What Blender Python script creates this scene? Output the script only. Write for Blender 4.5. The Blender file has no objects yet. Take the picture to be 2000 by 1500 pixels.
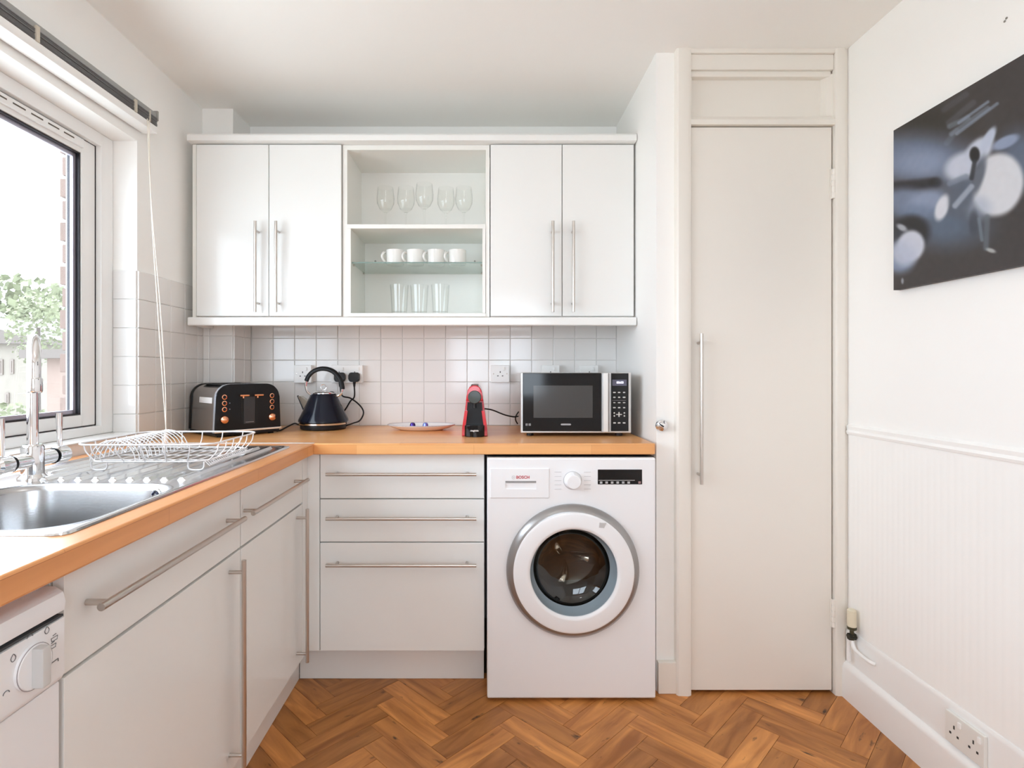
import bpy, bmesh, math, random
from mathutils import Vector, Matrix, noise
PI = math.pi
random.seed(7)
S = bpy.context.scene
COL = S.collection
# ------------------------------------------------------------------ camera
CAMZ, F = 1.17, 1078.0
cd = bpy.data.cameras.new('camera'); cam = bpy.data.objects.new('camera', cd); COL.objects.link(cam)
cam.location = (0, 0, CAMZ); cam.rotation_euler = (PI/2, 0, 0)
cd.sensor_width = 36; cd.lens = 36*F/2000; cd.shift_x = 55/2000; cd.shift_y = -25/2000
cd.clip_start = .02; cd.clip_end = 300
S.camera = cam
# ------------------------------------------------------------------ world and light
SKY, LAMP = 6.4, 5.5
w = bpy.data.worlds.new('sky'); S.world = w; w.use_nodes = True
bg = w.node_tree.nodes['Background']
bg.inputs[0].default_value = (.88, .985, 1.11, 1); bg.inputs[1].default_value = SKY
def portal(loc, rot, sx, sy):
    l = bpy.data.lights.new('window_portal', 'AREA'); l.shape = 'RECTANGLE'; l.size = sx; l.size_y = sy
    l.cycles.is_portal = True
    o = bpy.data.objects.new('window_portal', l); COL.objects.link(o); o.location = loc; o.rotation_euler = rot
portal((-1.62, .95, 1.5), (0, -PI/2, 0), 1.15, 2.2)
portal((.1, -1.87, 1.45), (PI/2, 0, 0), 1.3, 1.3)
v = S.view_settings
S.display_settings.display_device = 'sRGB'
v.view_transform = 'Standard'; v.look = 'None'; v.gamma = 1; v.use_curve_mapping = False
v.exposure = 0.41
c = S.cycles
c.max_bounces = 16; c.diffuse_bounces = 8; c.glossy_bounces = 6; c.transmission_bounces = 8
c.transparent_max_bounces = 40; c.sample_clamp_indirect = 6; c.caustics_reflective = False; c.caustics_refractive = False
c.use_denoising = True

# ------------------------------------------------------------------ materials
def lin(r, g, b):
    f = lambda u: (u/255/12.92) if u <= 10 else ((u/255+.055)/1.055)**2.4
    return (f(r), f(g), f(b), 1)
MATS = {}
def M(name, col, rough=.5, metal=0, coat=0, bump=0, bscale=200, spec=None, vary=0, vscale=4, emit=0):
    if name in MATS: return MATS[name]
    m = bpy.data.materials.new(name); m.use_nodes = True
    n = m.node_tree.nodes; L = m.node_tree.links; p = n['Principled BSDF']
    p.inputs['Base Color'].default_value = (*col[:3], 1); p.inputs['Roughness'].default_value = rough
    p.inputs['Metallic'].default_value = metal
    if coat: p.inputs['Coat Weight'].default_value = coat; p.inputs['Coat Roughness'].default_value = .05
    if spec is not None: p.inputs['Specular IOR Level'].default_value = spec
    if emit:
        p.inputs['Emission Color'].default_value = (*col[:3], 1); p.inputs['Emission Strength'].default_value = emit
    tc = n.new('ShaderNodeTexCoord')
    if vary:
        nz = n.new('ShaderNodeTexNoise'); nz.inputs['Scale'].default_value = vscale; nz.inputs['Detail'].default_value = 4
        L.new(tc.outputs['Object'], nz.inputs['Vector'])
        mx = n.new('ShaderNodeMix'); mx.data_type = 'RGBA'
        mx.inputs[6].default_value = (*[x*(1-vary) for x in col[:3]], 1); mx.inputs[7].default_value = (*[min(1, x*(1+vary)) for x in col[:3]], 1)
        L.new(nz.outputs['Fac'], mx.inputs[0]); L.new(mx.outputs[2], p.inputs['Base Color'])
    if bump:
        nb = n.new('ShaderNodeTexNoise'); nb.inputs['Scale'].default_value = bscale; nb.inputs['Detail'].default_value = 3
        L.new(tc.outputs['Object'], nb.inputs['Vector'])
        bp = n.new('ShaderNodeBump'); bp.inputs['Strength'].default_value = bump; bp.inputs['Distance'].default_value = .004
        L.new(nb.outputs['Fac'], bp.inputs['Height']); L.new(bp.outputs[0], p.inputs['Normal'])
    MATS[name] = m
    return m
def thin_glass(name, tint=(1, 1, 1), f0=.04, rough=0.0, ior=1.45):
    if name in MATS: return MATS[name]
    m = bpy.data.materials.new(name); m.use_nodes = True
    n = m.node_tree.nodes; L = m.node_tree.links; n.remove(n['Principled BSDF']); out = n['Material Output']
    t = n.new('ShaderNodeBsdfTransparent'); t.inputs[0].default_value = (*tint, 1)
    g = n.new('ShaderNodeBsdfGlossy'); g.inputs['Roughness'].default_value = rough
    lw = n.new('ShaderNodeLayerWeight'); lw.inputs[0].default_value = .5
    pw_ = n.new('ShaderNodeMath'); pw_.operation = 'POWER'; pw_.inputs[1].default_value = 5; L.new(lw.outputs['Facing'], pw_.inputs[0])
    f0 = ((ior-1)/(ior+1))**2
    fr = n.new('ShaderNodeMath'); fr.operation = 'MULTIPLY_ADD'; fr.inputs[1].default_value = 1-f0; fr.inputs[2].default_value = f0; L.new(pw_.outputs[0], fr.inputs[0])
    mx = n.new('ShaderNodeMixShader'); L.new(fr.outputs[0], mx.inputs[0]); L.new(t.outputs[0], mx.inputs[1]); L.new(g.outputs[0], mx.inputs[2])
    L.new(mx.outputs[0], out.inputs[0]); MATS[name] = m
    return m
def wood(name, axis, pal, bw=.42, rh=.042):
    m = bpy.data.materials.new(name); m.use_nodes = True
    n = m.node_tree.nodes; L = m.node_tree.links; p = n['Principled BSDF']
    tc = n.new('ShaderNodeTexCoord'); sp = n.new('ShaderNodeSeparateXYZ'); L.new(tc.outputs['Object'], sp.inputs[0])
    a = n.new('ShaderNodeMath'); a.operation = 'ADD'
    L.new(sp.outputs[1 if axis == 'x' else 0], a.inputs[0]); L.new(sp.outputs[2], a.inputs[1])
    cb = n.new('ShaderNodeCombineXYZ'); L.new(sp.outputs[0 if axis == 'x' else 1], cb.inputs[0]); L.new(a.outputs[0], cb.inputs[1])
    br = n.new('ShaderNodeTexBrick'); br.offset = .37; br.inputs['Scale'].default_value = 1
    br.inputs['Brick Width'].default_value = bw; br.inputs['Row Height'].default_value = rh
    br.inputs['Mortar Size'].default_value = .0004; br.inputs['Mortar Smooth'].default_value = .3
    br.inputs['Color1'].default_value = pal[0]; br.inputs['Color2'].default_value = pal[1]; br.inputs['Mortar'].default_value = pal[2]
    L.new(cb.outputs[0], br.inputs['Vector'])
    mp = n.new('ShaderNodeMapping'); mp.inputs['Scale'].default_value = (3, 60, 1); L.new(cb.outputs[0], mp.inputs[0])
    nz = n.new('ShaderNodeTexNoise'); nz.inputs['Scale'].default_value = 1.0; nz.inputs['Detail'].default_value = 5; L.new(mp.outputs[0], nz.inputs['Vector'])
    mx = n.new('ShaderNodeMix'); mx.data_type = 'RGBA'; mx.blend_type = 'MULTIPLY'; mx.inputs[0].default_value = .35
    rp = n.new('ShaderNodeValToRGB'); rp.color_ramp.elements[0].color = (.55, .45, .36, 1); rp.color_ramp.elements[1].color = (1.15, 1.1, 1.05, 1)
    L.new(nz.outputs['Fac'], rp.inputs[0]); L.new(br.outputs['Color'], mx.inputs[6]); L.new(rp.outputs[0], mx.inputs[7])
    L.new(mx.outputs[2], p.inputs['Base Color']); p.inputs['Roughness'].default_value = .28
    MATS[name] = m
    return m
def plank_wood():
    m = bpy.data.materials.new('oak_plank'); m.use_nodes = True
    n = m.node_tree.nodes; L = m.node_tree.links; p = n['Principled BSDF']
    tc = n.new('ShaderNodeTexCoord'); oi = n.new('ShaderNodeObjectInfo')
    sc = n.new('ShaderNodeMath'); sc.operation = 'MULTIPLY'; sc.inputs[1].default_value = 37; L.new(oi.outputs['Random'], sc.inputs[0])
    cb = n.new('ShaderNodeCombineXYZ'); L.new(sc.outputs[0], cb.inputs[0]); L.new(sc.outputs[0], cb.inputs[1])
    ad = n.new('ShaderNodeVectorMath'); L.new(tc.outputs['Object'], ad.inputs[0]); L.new(cb.outputs[0], ad.inputs[1])
    mp = n.new('ShaderNodeMapping'); mp.inputs['Scale'].default_value = (4, 26, 1); L.new(ad.outputs[0], mp.inputs[0])
    nz = n.new('ShaderNodeTexNoise'); nz.inputs['Scale'].default_value = 1; nz.inputs['Detail'].default_value = 7; nz.inputs['Distortion'].default_value = .7
    L.new(mp.outputs[0], nz.inputs['Vector'])
    rp = n.new('ShaderNodeValToRGB')
    rp.color_ramp.elements[0].position = .3; rp.color_ramp.elements[0].color = lin(148, 92, 44)
    rp.color_ramp.elements[1].position = .68; rp.color_ramp.elements[1].color = lin(204, 142, 80)
    L.new(nz.outputs['Fac'], rp.inputs[0])
    # plank to plank tone
    r2 = n.new('ShaderNodeValToRGB'); e = r2.color_ramp.elements
    e[0].color = (.74, .68, .60, 1); e[1].color = (1.34, 1.30, 1.24, 1); x = e.new(.45); x.color = (1.06, 1.0, .94, 1)
    L.new(oi.outputs['Random'], r2.inputs[0])
    mx = n.new('ShaderNodeMix'); mx.data_type = 'RGBA'; mx.blend_type = 'MULTIPLY'; mx.inputs[0].default_value = 1
    L.new(rp.outputs[0], mx.inputs[6]); L.new(r2.outputs[0], mx.inputs[7])
    # knots and scratches
    mk = n.new('ShaderNodeMapping'); mk.inputs['Scale'].default_value = (12, 34, 1); L.new(ad.outputs[0], mk.inputs[0])
    nk = n.new('ShaderNodeTexNoise'); nk.inputs['Scale'].default_value = 1; nk.inputs['Detail'].default_value = 3; L.new(mk.outputs[0], nk.inputs['Vector'])
    rk = n.new('ShaderNodeValToRGB'); rk.color_ramp.elements[0].position = .66; rk.color_ramp.elements[1].position = .76; L.new(nk.outputs['Fac'], rk.inputs[0])
    m2 = n.new('ShaderNodeMix'); m2.data_type = 'RGBA'; m2.inputs[7].default_value = lin(62, 36, 16)
    L.new(rk.outputs[0], m2.inputs[0]); L.new(mx.outputs[2], m2.inputs[6])
    L.new(m2.outputs[2], p.inputs['Base Color']); p.inputs['Roughness'].default_value = .42
    MATS['oak_plank'] = m
    return m

wall_paint = M('wall_paint', (.92, .91, .885), .6, bump=.05, bscale=60)
ceil_paint = M('ceiling_paint', (.92, .91, .88), .7, bump=.05, bscale=80)
gloss_cream = M('cream_gloss', (.82, .78, .715), .35)
gloss_white = M('white_gloss', (.88, .875, .86), .3)
cab_white = M('cabinet_white', (.835, .835, .815), .13, spec=.32)
carc_white = M('carcass_white', (.84, .83, .79), .35)
tile_white = M('glazed_tile', (.80, .785, .765), .1, bump=.06, bscale=14)
grout = M('grout', (.74, .725, .70), .8)
upvc = M('upvc_white', (.86, .86, .85), .25)
gasket_m = M('gasket_rubber', (.01, .008, .012), .5)
steel = M('brushed_steel', (.60, .555, .51), .32, 1)
inox = M('sink_steel', (.74, .74, .74), .2, 1, bump=.02, bscale=300)
chrome = M('chrome', (.80, .80, .81), .06, 1)
black_gloss = M('black_gloss', (.006, .006, .007), .08, spec=.35)
black_plastic = M('black_plastic', (.010, .010, .011), .4, spec=.3)
dark_void = M('dark_void', (.01, .01, .01), .9)
enamel = M('white_enamel', (.86, .865, .88), .33)
plastic_white = M('white_plastic', (.86, .86, .84), .3)
copper = M('copper', (.86, .42, .25), .16, 1)
glass = thin_glass('clear_glass', (.99, .994, .99))
pane_glass = thin_glass('window_glass', (.96, .97, .97), ior=1.35)
oak = plank_wood()
beech_x = wood('beech_worktop', 'x', (lin(232, 166, 104), lin(242, 184, 122), lin(204, 136, 78)))
beech_y = wood('beech_worktop_left', 'y', (lin(222, 154, 98), lin(232, 168, 110), lin(190, 124, 72)))

# ------------------------------------------------------------------ mesh helpers
class B:
    def __init__(s): s.bm = bmesh.new()
    def box(s, x0, y0, z0, x1, y1, z1, bev=0, seg=2):
        x0, x1 = min(x0, x1), max(x0, x1); y0, y1 = min(y0, y1), max(y0, y1); z0, z1 = min(z0, z1), max(z0, z1)
        vs = [s.bm.verts.new(p) for p in ((x0,y0,z0),(x1,y0,z0),(x1,y1,z0),(x0,y1,z0),(x0,y0,z1),(x1,y0,z1),(x1,y1,z1),(x0,y1,z1))]
        fs = [s.bm.faces.new([vs[i] for i in f]) for f in ((3,2,1,0),(4,5,6,7),(0,1,5,4),(1,2,6,5),(2,3,7,6),(3,0,4,7))]
        if bev:
            es = list({e for f in fs for e in f.edges})
            bmesh.ops.bevel(s.bm, geom=es, offset=bev, segments=seg, profile=.5, affect='EDGES', clamp_overlap=True)
        return s
    def ring(s, pts): return [s.bm.verts.new(p) for p in pts]
    def bridge(s, a, b):
        n = len(a)
        for i in range(n):
            j = (i+1) % n
            s.bm.faces.new((a[i], a[j], b[j], b[i]))
    def frame(s, d):
        d = Vector(d).normalized(); u = d.orthogonal().normalized(); return d, u, d.cross(u)
    def cyl(s, p0, p1, r0, r1=None, seg=16, cap=True):
        r1 = r0 if r1 is None else r1
        p0, p1 = Vector(p0), Vector(p1); d, u, w_ = s.frame(p1-p0)
        A = s.ring([p0+r0*(u*math.cos(2*PI*i/seg)+w_*math.sin(2*PI*i/seg)) for i in range(seg)])
        Bq = s.ring([p1+r1*(u*math.cos(2*PI*i/seg)+w_*math.sin(2*PI*i/seg)) for i in range(seg)])
        s.bridge(A, Bq)
        if cap: s.bm.faces.new(A[::-1]); s.bm.faces.new(Bq)
        return s
    def tube(s, pts, r, seg=8, closed=False, flat=1.0):
        pts = [Vector(p) for p in pts]; n = len(pts); rs = r if isinstance(r, (list, tuple)) else [r]*n
        rings = []; u = None
        for i in range(n):
            a = pts[i-1] if (i > 0 or closed) else pts[i]; b = pts[(i+1) % n] if (i < n-1 or closed) else pts[i]
            t = (b-a).normalized()
            if u is None: u = t.orthogonal().normalized()
            u = (u-t*u.dot(t)).normalized(); w_ = t.cross(u)
            rings.append(s.ring([pts[i]+rs[i]*(u*math.cos(2*PI*k/seg)*flat+w_*math.sin(2*PI*k/seg)) for k in range(seg)]))
        for i in range(n-1): s.bridge(rings[i], rings[i+1])
        if closed:
            # align seam
            best = min(range(seg), key=lambda k: sum((rings[-1][j].co-rings[0][(j+k) % seg].co).length for j in range(seg)))
            s.bridge(rings[-1], rings[0][best:]+rings[0][:best])
        else:
            s.bm.faces.new(rings[0][::-1]); s.bm.faces.new(rings[-1])
        return s
    def lathe(s, prof, o=(0,0,0), axis='z', seg=32, cap=(True, True)):
        """prof: (radius, height) pairs; axis z (up) or y (towards +y)"""
        o = Vector(o); rings = []
        for r, h in prof:
            if axis == 'z': P = [o+Vector((r*math.cos(2*PI*i/seg), r*math.sin(2*PI*i/seg), h)) for i in range(seg)]
            elif axis == 'y': P = [o+Vector((r*math.cos(2*PI*i/seg), h, -r*math.sin(2*PI*i/seg))) for i in range(seg)]
            else: P = [o+Vector((h, r*math.cos(2*PI*i/seg), r*math.sin(2*PI*i/seg))) for i in range(seg)]
            rings.append(s.ring(P))
        for a, b in zip(rings, rings[1:]): s.bridge(a, b)
        if cap[0]: s.bm.faces.new(rings[0][::-1])
        if cap[1]: s.bm.faces.new(rings[-1])
        return s
    def prism(s, pts, axis, a, b, bev=0):
        """pts: outline in the other two axes, in order (x,y)/(x,z)/(y,z)"""
        def P(p, t): return {'z': (p[0], p[1], t), 'y': (p[0], t, p[1]), 'x': (t, p[0], p[1])}[axis]
        A = s.ring([P(p, a) for p in pts]); C = s.ring([P(p, b) for p in pts])
        s.bridge(A, C); f0 = s.bm.faces.new(A[::-1]); f1 = s.bm.faces.new(C)
        if bev:
            bmesh.ops.bevel(s.bm, geom=list(f0.edges)+list(f1.edges), offset=bev, segments=2, profile=.5, affect='EDGES', clamp_overlap=True)
        return s
    def quad(s, *ps): s.bm.faces.new(s.ring(ps)); return s
    def mesh(s, name, org=(0,0,0), smooth=True, angle=35):
        bmesh.ops.recalc_face_normals(s.bm, faces=s.bm.faces)
        if any(org): bmesh.ops.translate(s.bm, verts=s.bm.verts, vec=-Vector(org))
        me = bpy.data.meshes.new(name); s.bm.to_mesh(me); s.bm.free()
        if smooth:
            me.polygons.foreach_set('use_smooth', [True]*len(me.polygons))
            try: me.set_sharp_from_angle(angle=math.radians(angle))
            except Exception: pass
        return me
def wloc(o):
    p = Vector((0,0,0))
    while o is not None: p += o.location; o = o.parent
    return p
def obj(name, b, mat, parent=None, label=None, kind=None, local=False, smooth=True, org=None):
    """mesh authored in world coordinates (or in the parent's own when local)"""
    base = Vector((0,0,0)) if (parent is None or local) else wloc(parent)
    o_ = Vector(org) if org is not None else base
    me = b.mesh(name, tuple(o_), smooth)
    me.materials.append(mat)
    o = bpy.data.objects.new(name, me); COL.objects.link(o)
    if parent is not None: o.parent = parent
    if smooth and len(me.polygons) < 3000:
        wn_ = o.modifiers.new('weighted_normal', 'WEIGHTED_NORMAL'); wn_.keep_sharp = True
    o.location = o_-base
    if label: o['label'] = label
    if kind: o['kind'] = kind
    return o
def thing(name, label, cat, loc, rz=0, group=None):
    o = bpy.data.objects.new(name, None); COL.objects.link(o); o.empty_display_size = .05
    o.location = loc; o.rotation_euler = (0, 0, rz); o['label'] = label; o['category'] = cat
    if group: o['group'] = group
    return o
def tag(o, label, cat, group=None):
    o['label'] = label; o['category'] = cat
    if group: o['group'] = group
    return o
def struct(name, b, mat, parent=None, **k):
    return obj(name, b, mat, parent, kind='structure' if parent is None else None, **k)
def dup(root, loc, label=None):
    r = root.copy(); COL.objects.link(r); r.location = loc
    if label: r['label'] = label
    for ch in list(root.children):
        c_ = ch.copy(); COL.objects.link(c_); c_.parent = r
        for g in ch.children:
            d = g.copy(); COL.objects.link(d); d.parent = c_
    return r
def spline(pts, n=8, closed=False):
    P = [Vector(p) for p in pts]; out = []; m = len(P)
    rng = range(m if closed else m-1)
    for i in rng:
        p0 = P[(i-1) % m] if (closed or i > 0) else P[0]; p1 = P[i]; p2 = P[(i+1) % m]; p3 = P[(i+2) % m] if (closed or i < m-2) else P[-1]
        for k in range(n):
            t = k/n
            out.append(.5*((2*p1)+(p2-p0)*t+(2*p0-5*p1+4*p2-p3)*t*t+(3*p1-p0-3*p2+p3)*t**3))
    if not closed: out.append(P[-1])
    return out
def rrect(cx, cy, w_, h, r, n=5):
    out = []
    for sx, sy, a0 in ((1,1,0),(-1,1,PI/2),(-1,-1,PI),(1,-1,1.5*PI)):
        for k in range(n+1):
            a = a0+PI/2*k/n
            out.append((cx+sx*(w_/2-r)+r*math.cos(a), cy+sy*(h/2-r)+r*math.sin(a)))
    return out
def text(name, s, size, mat, parent, loc, rot=(PI/2,0,0), local=False, depth=.0004, bold=0):
    cu = bpy.data.curves.new(name, 'FONT'); cu.body = s; cu.size = size; cu.extrude = depth; cu.align_x = 'CENTER'; cu.align_y = 'CENTER'; cu.offset = bold
    cu.resolution_u = 3
    t = bpy.data.objects.new('t', cu); COL.objects.link(t)
    dg = bpy.context.evaluated_depsgraph_get(); dg.update()
    me = bpy.data.meshes.new_from_object(t.evaluated_get(dg)); bpy.data.objects.remove(t)
    me.name = name; me.materials.clear(); me.materials.append(mat)
    o = bpy.data.objects.new(name, me); COL.objects.link(o); o.parent = parent
    o.location = Vector(loc)-(Vector((0,0,0)) if local else wloc(parent)); o.rotation_euler = rot
    return o
def px(p, y, Y): return ((p-945)/F*Y, Y, CAMZ-(y-725)/F*Y)     # a photo pixel at depth Y, used to read off sizes

XL, XR, YB, ZC = -1.25, 1.315, 2.63, 2.335      # left wall, right wall, back wall, ceiling
YREAR = -1.7
WT = .912                                       # worktop height
# ------------------------------------------------------------------ room shell
b = B().box(XL-.4, YREAR-.2, -.12, XR+.3, YB+.3, -.006)
floor = struct('floor', b, M('floor_screed', (.16, .10, .055), .8))
b = B().box(XL-.4, YREAR-.2, ZC, XR+.3, YB+.3, ZC+.15)
struct('ceiling', b, ceil_paint)
WY0, WY1, WZ0, WZ1 = -.10, 1.99, .95, 2.0        # window opening in the left wall
b = B()
b.box(XL-.17, YREAR-.2, -.1, XL, WY0, ZC+.05); b.box(XL-.17, WY1, -.1, XL, YB+.3, ZC+.05)
b.box(XL-.17, WY0, -.1, XL, WY1, WZ0); b.box(XL-.17, WY0, WZ1, XL, WY1, ZC+.05)
wall_left = struct('wall_left', b, wall_paint, smooth=False)
b = B().box(XL-.1, YB, -.1, .76, YB+.15, ZC+.05)
wall_back = struct('wall_back', b, wall_paint, smooth=False)
b = B().box(XR, YREAR-.2, -.1, XR+.15, YB+.2, ZC+.05)
wall_right = struct('wall_right', b, wall_paint, smooth=False)
# stub wall that ends the kitchen recess, and a cupboard back coloured dark for the shade in the door gaps
b = B().box(.631, 2.02, -.05, .712, YB+.01, ZC+.02)
wall_inner = struct('wall_inner', b, wall_paint, smooth=False)
b = B().box(.70, 2.06, -.05, XR+.02, 2.10, ZC+.02)
struct('wall_cupboard', b, M('cupboard_gap_shade', (.03, .028, .025), .8), smooth=False)
# pipe boxing in the far left corner
b = B().box(XL-.02, 2.45, -.05, -1.113, YB+.02, ZC+.02, .004)
wall_corner = struct('wall_corner', b, wall_paint)
# rear wall with an unseen window, added to let fill light in from behind
RX0, RX1, RZ0, RZ1 = -.5, .7, .85, 2.05
b = B(); b.box(XL-.1, YREAR-.15, -.1, RX0, YREAR, ZC+.05); b.box(RX1, YREAR-.15, -.1, XR+.1, YREAR, ZC+.05); b.box(RX0, YREAR-.15, RZ1, RX1, YREAR, ZC+.05); b.box(RX0, YREAR-.15, -.1, RX1, YREAR, RZ0)
struct('wall_front', b, wall_paint, smooth=False)
wd = bpy.data.objects.new('fill_window', None); COL.objects.link(wd); wd['kind'] = 'structure'; wd.location = (0, YREAR-.08, 0)
b = B()
for x0 in (RX0, .07, RX1-.06): b.box(x0, YREAR-.1, RZ0, x0+.06, YREAR-.05, RZ1)
b.box(RX0, YREAR-.1, RZ0, RX1, YREAR-.05, RZ0+.06); b.box(RX0, YREAR-.1, RZ1-.06, RX1, YREAR-.05, RZ1)
obj('window_frame', b, upvc, wd, smooth=False)
for x0, x1 in ((RX0+.06, .07), (.13, RX1-.06)): obj('glass_pane', B().box(x0, YREAR-.08, RZ0+.06, x1, YREAR-.074, RZ1-.06), pane_glass, wd)
# globe lamp on the ceiling above the photographer
lamp = thing('ceiling_lamp', 'white globe lamp on the ceiling above the camera', 'lamp', (-.15, .35, ZC))
obj('rose', B().lathe([(.055, -.0005), (.055, -.012), (.03, -.03), (.03, -.05)], (-.15, .35, ZC), 'z', 28), plastic_white, lamp)
obj('globe', B().lathe([(.11*math.sin(PI*(.06+.92*k/16)), -.15+.11*math.cos(PI*(.06+.92*k/16))) for k in range(17)], (-.15, .35, ZC), 'z', 28), M('lamp_glow', (.98, .99, .99), .4, emit=LAMP), lamp)

# ------------------------------------------------------------------ floor planks (herringbone)
PL, PW = .300, .075
r2 = math.sqrt(.5)
def clip(poly, x0, x1, y0, y1):
    for ax, lim, sg in ((0, x0, 1), (0, x1, -1), (1, y0, 1), (1, y1, -1)):
        out = []
        for i in range(len(poly)):
            a, q = poly[i], poly[(i+1) % len(poly)]
            da, dq = sg*(a[ax]-lim), sg*(q[ax]-lim)
            if da >= 0: out.append(a)
            if (da >= 0) != (dq >= 0):
                t = da/(da-dq); out.append((a[0]+t*(q[0]-a[0]), a[1]+t*(q[1]-a[1])))
        poly = out
        if not poly: return poly
    return poly
def uv2xy(u, q): return (.897+(u+q)*r2, 1.877-.053+(q-u)*r2)
rest = B(); gp = .0006
cells = []
for i in range(-40, 41):
    for j in range(-8, 9):
        ou, ov = -i*PW+j*PL, i*PW+j*PL
        cells.append(('A', ou, ov, ou+PL, ov+PW)); cells.append(('B', ou+PL, ov, ou+PL+PW, ov+PL))
for kind, u0, v0, u1, v1 in cells:
    q = [uv2xy(u0+gp, v0+gp), uv2xy(u1-gp, v0+gp), uv2xy(u1-gp, v1-gp), uv2xy(u0+gp, v1-gp)]
    near = clip(q, -.98, XR, 1.02, 2.14)
    far = clip(q, XL, XR, YREAR, 1.02)
    zt = random.uniform(-.0004, .0004)
    if len(near) > 2:
        cx = sum(p[0] for p in near)/len(near); cy = sum(p[1] for p in near)/len(near)
        ang = -PI/4 if kind == 'A' else PI/4
        R = Matrix.Rotation(-ang, 2)
        loc = [R @ Vector((p[0]-cx, p[1]-cy)) for p in near]
        bb = B(); bb.prism([tuple(p) for p in loc], 'z', -.0059, zt)
        me = bb.mesh('plank', smooth=False); me.materials.append(oak)
        o = bpy.data.objects.new('plank', me); COL.objects.link(o); o.parent = floor; o.location = (cx, cy, 0); o.rotation_euler = (0, 0, ang)
    if len(far) > 2: rest.prism(far, 'z', -.0059, zt)
obj('plank_field', rest, oak, floor, kind='stuff', smooth=False)

# ------------------------------------------------------------------ wall tiles
TP = .1025
def tile_run(parent, face, u0, u1, z0, z1, ustart, plane, th=.006, zs=WT, zp=.1035):
    """face: 'back' (u = x, plane = y), 'left' (u = y, plane = x), 'near' (u = x, plane y, facing -y) ..."""
    cache = {}
    k0 = math.floor((u0-ustart)/TP)
    k = k0
    gb = B()
    if face == 'back': gb.box(u0, plane-.002, z0, u1, plane, z1)
    else: gb.box(plane, u0, z0, plane+.002, u1, z1)
    obj('grout', gb, grout, parent, smooth=False)
    while ustart+k*TP < u1:
        a, q = max(u0, ustart+k*TP), min(u1, ustart+(k+1)*TP); k += 1
        if q-a < .006: continue
        r = math.floor((z0-zs)/zp+1e-6)
        while zs+r*zp < z1-1e-4:
            c0, c1 = max(z0, zs+r*zp), min(z1, zs+(r+1)*zp); r += 1
            if c1-c0 < .006: continue
            w_, h = q-a-.0017, c1-c0-.0017
            key = (round(w_, 4), round(h, 4))
            if key not in cache:
                if face == 'back': me = B().box(-w_/2, -th, -h/2, w_/2, 0, h/2, .0018, 2).mesh('tile', smooth=False)
                else: me = B().box(0, -w_/2, -h/2, th, w_/2, h/2, .0018, 2).mesh('tile', smooth=False)
                me.materials.append(tile_white); cache[key] = me
            o = bpy.data.objects.new('tile', cache[key]); COL.objects.link(o); o.parent = parent
            o.location = ((a+q)/2, plane, (c0+c1)/2) if face == 'back' else (plane, (a+q)/2, (c0+c1)/2)
            o.rotation_euler = (random.uniform(-.004, .004), 0, random.uniform(-.004, .004))
tile_run(wall_back, 'back', -1.107, .63, WT, 1.39, -.797, YB)
tile_run(wall_corner, 'back', -1.244, -1.113, WT, 1.39, -1.1131-TP*2, 2.45)
tile_run(wall_corner, 'left', 2.45, 2.624, WT, 1.39, 2.45, -1.113)
tile_run(wall_left, 'left', 1.99, 2.45, WT, 1.533, 1.99, XL)
tile_run(wall_left, 'back', -1.335, -1.25, WZ0, 1.533, -1.3525, WY1)

# outer brick leaf seen through the glass
bm_ = M('brick_red', (.165, .112, .092), .8, vary=.15, vscale=9)
bmesh_cache = {}
for r in range(18):
    zz = .86+r*.0765
    for k in range(2):
        off = .0 if r % 2 == 0 else .018
        bl = (.10 if r % 2 == 0 else .085) if k == 0 else .2
        y0 = 1.925+off*.2+k*.112
        b = B().box(-1.480+off*.3, y0, zz, -1.421, y0+.105, zz+.065, .003)
        obj('brick', b, bm_, wall_left)
b = B().box(-1.464, 1.935, .8, -1.4215, 2.14, 2.25)
obj('brick_mortar', b, M('mortar', (.15, .145, .135), .9), wall_left, smooth=False)

# ------------------------------------------------------------------ window in the left wall
win = bpy.data.objects.new('window_1', None); COL.objects.link(win); win['kind'] = 'structure'; win.location = (-1.38, 1.2, .95)
fx0, fx1 = -1.335, -1.415
def frame_y(b, x0, x1, y0, y1, z0, z1, t, bev=.004, tb=None, tt=None):
    tb = tb or t; tt = tt or t
    b.box(x0, y0, z0, x1, y0+t, z1, bev); b.box(x0, y1-t, z0, x1, y1, z1, bev)
    b.box(x0, y0+t-.002, z0, x1, y1-t+.002, z0+tb, bev); b.box(x0, y0+t-.002, z1-tt, x1, y1-t+.002, z1, bev)
b = B(); frame_y(b, fx0, fx1, WY0, WY1-.001, .951, 2.0, .062, tb=.03, tt=.045)
obj('window_frame', b, upvc, win)
sx0, sx1 = -1.355, -1.41
b = B(); frame_y(b, sx0, sx1, -.036, 1.925, .983, 1.955, .066, tb=.040, tt=.05)
sash = obj('sash', b, upvc, win)
b = B(); frame_y(b, sx0-.004, sx1+.01, .03, 1.861, 1.0215, 1.9065, .007, 0)
obj('gasket', b, gasket_m, win, label='black rubber gasket')
b = B(); frame_y(b, sx0+.0005, sx0-.02, -.038, 1.9275, .981, 1.957, .0035, 0)
obj('gasket', b, gasket_m, win, label='black rubber gasket')
b = B(); frame_y(b, sx0-.016, sx0-.026, .037, 1.853, 1.0285, 1.8995, .012, 0)
obj('spacer_bar', b, M('spacer', (.55, .53, .62), .4, .6), win)
obj('glass_pane', B().box(sx0-.028, .03, 1.02, sx0-.032, 1.86, 1.908), pane_glass, win)
vent = obj('trickle_vent', B().box(sx0+.010, .95, 1.921, sx0-.002, 1.86, 1.950, .003), upvc, win)
slot_me = None
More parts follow.
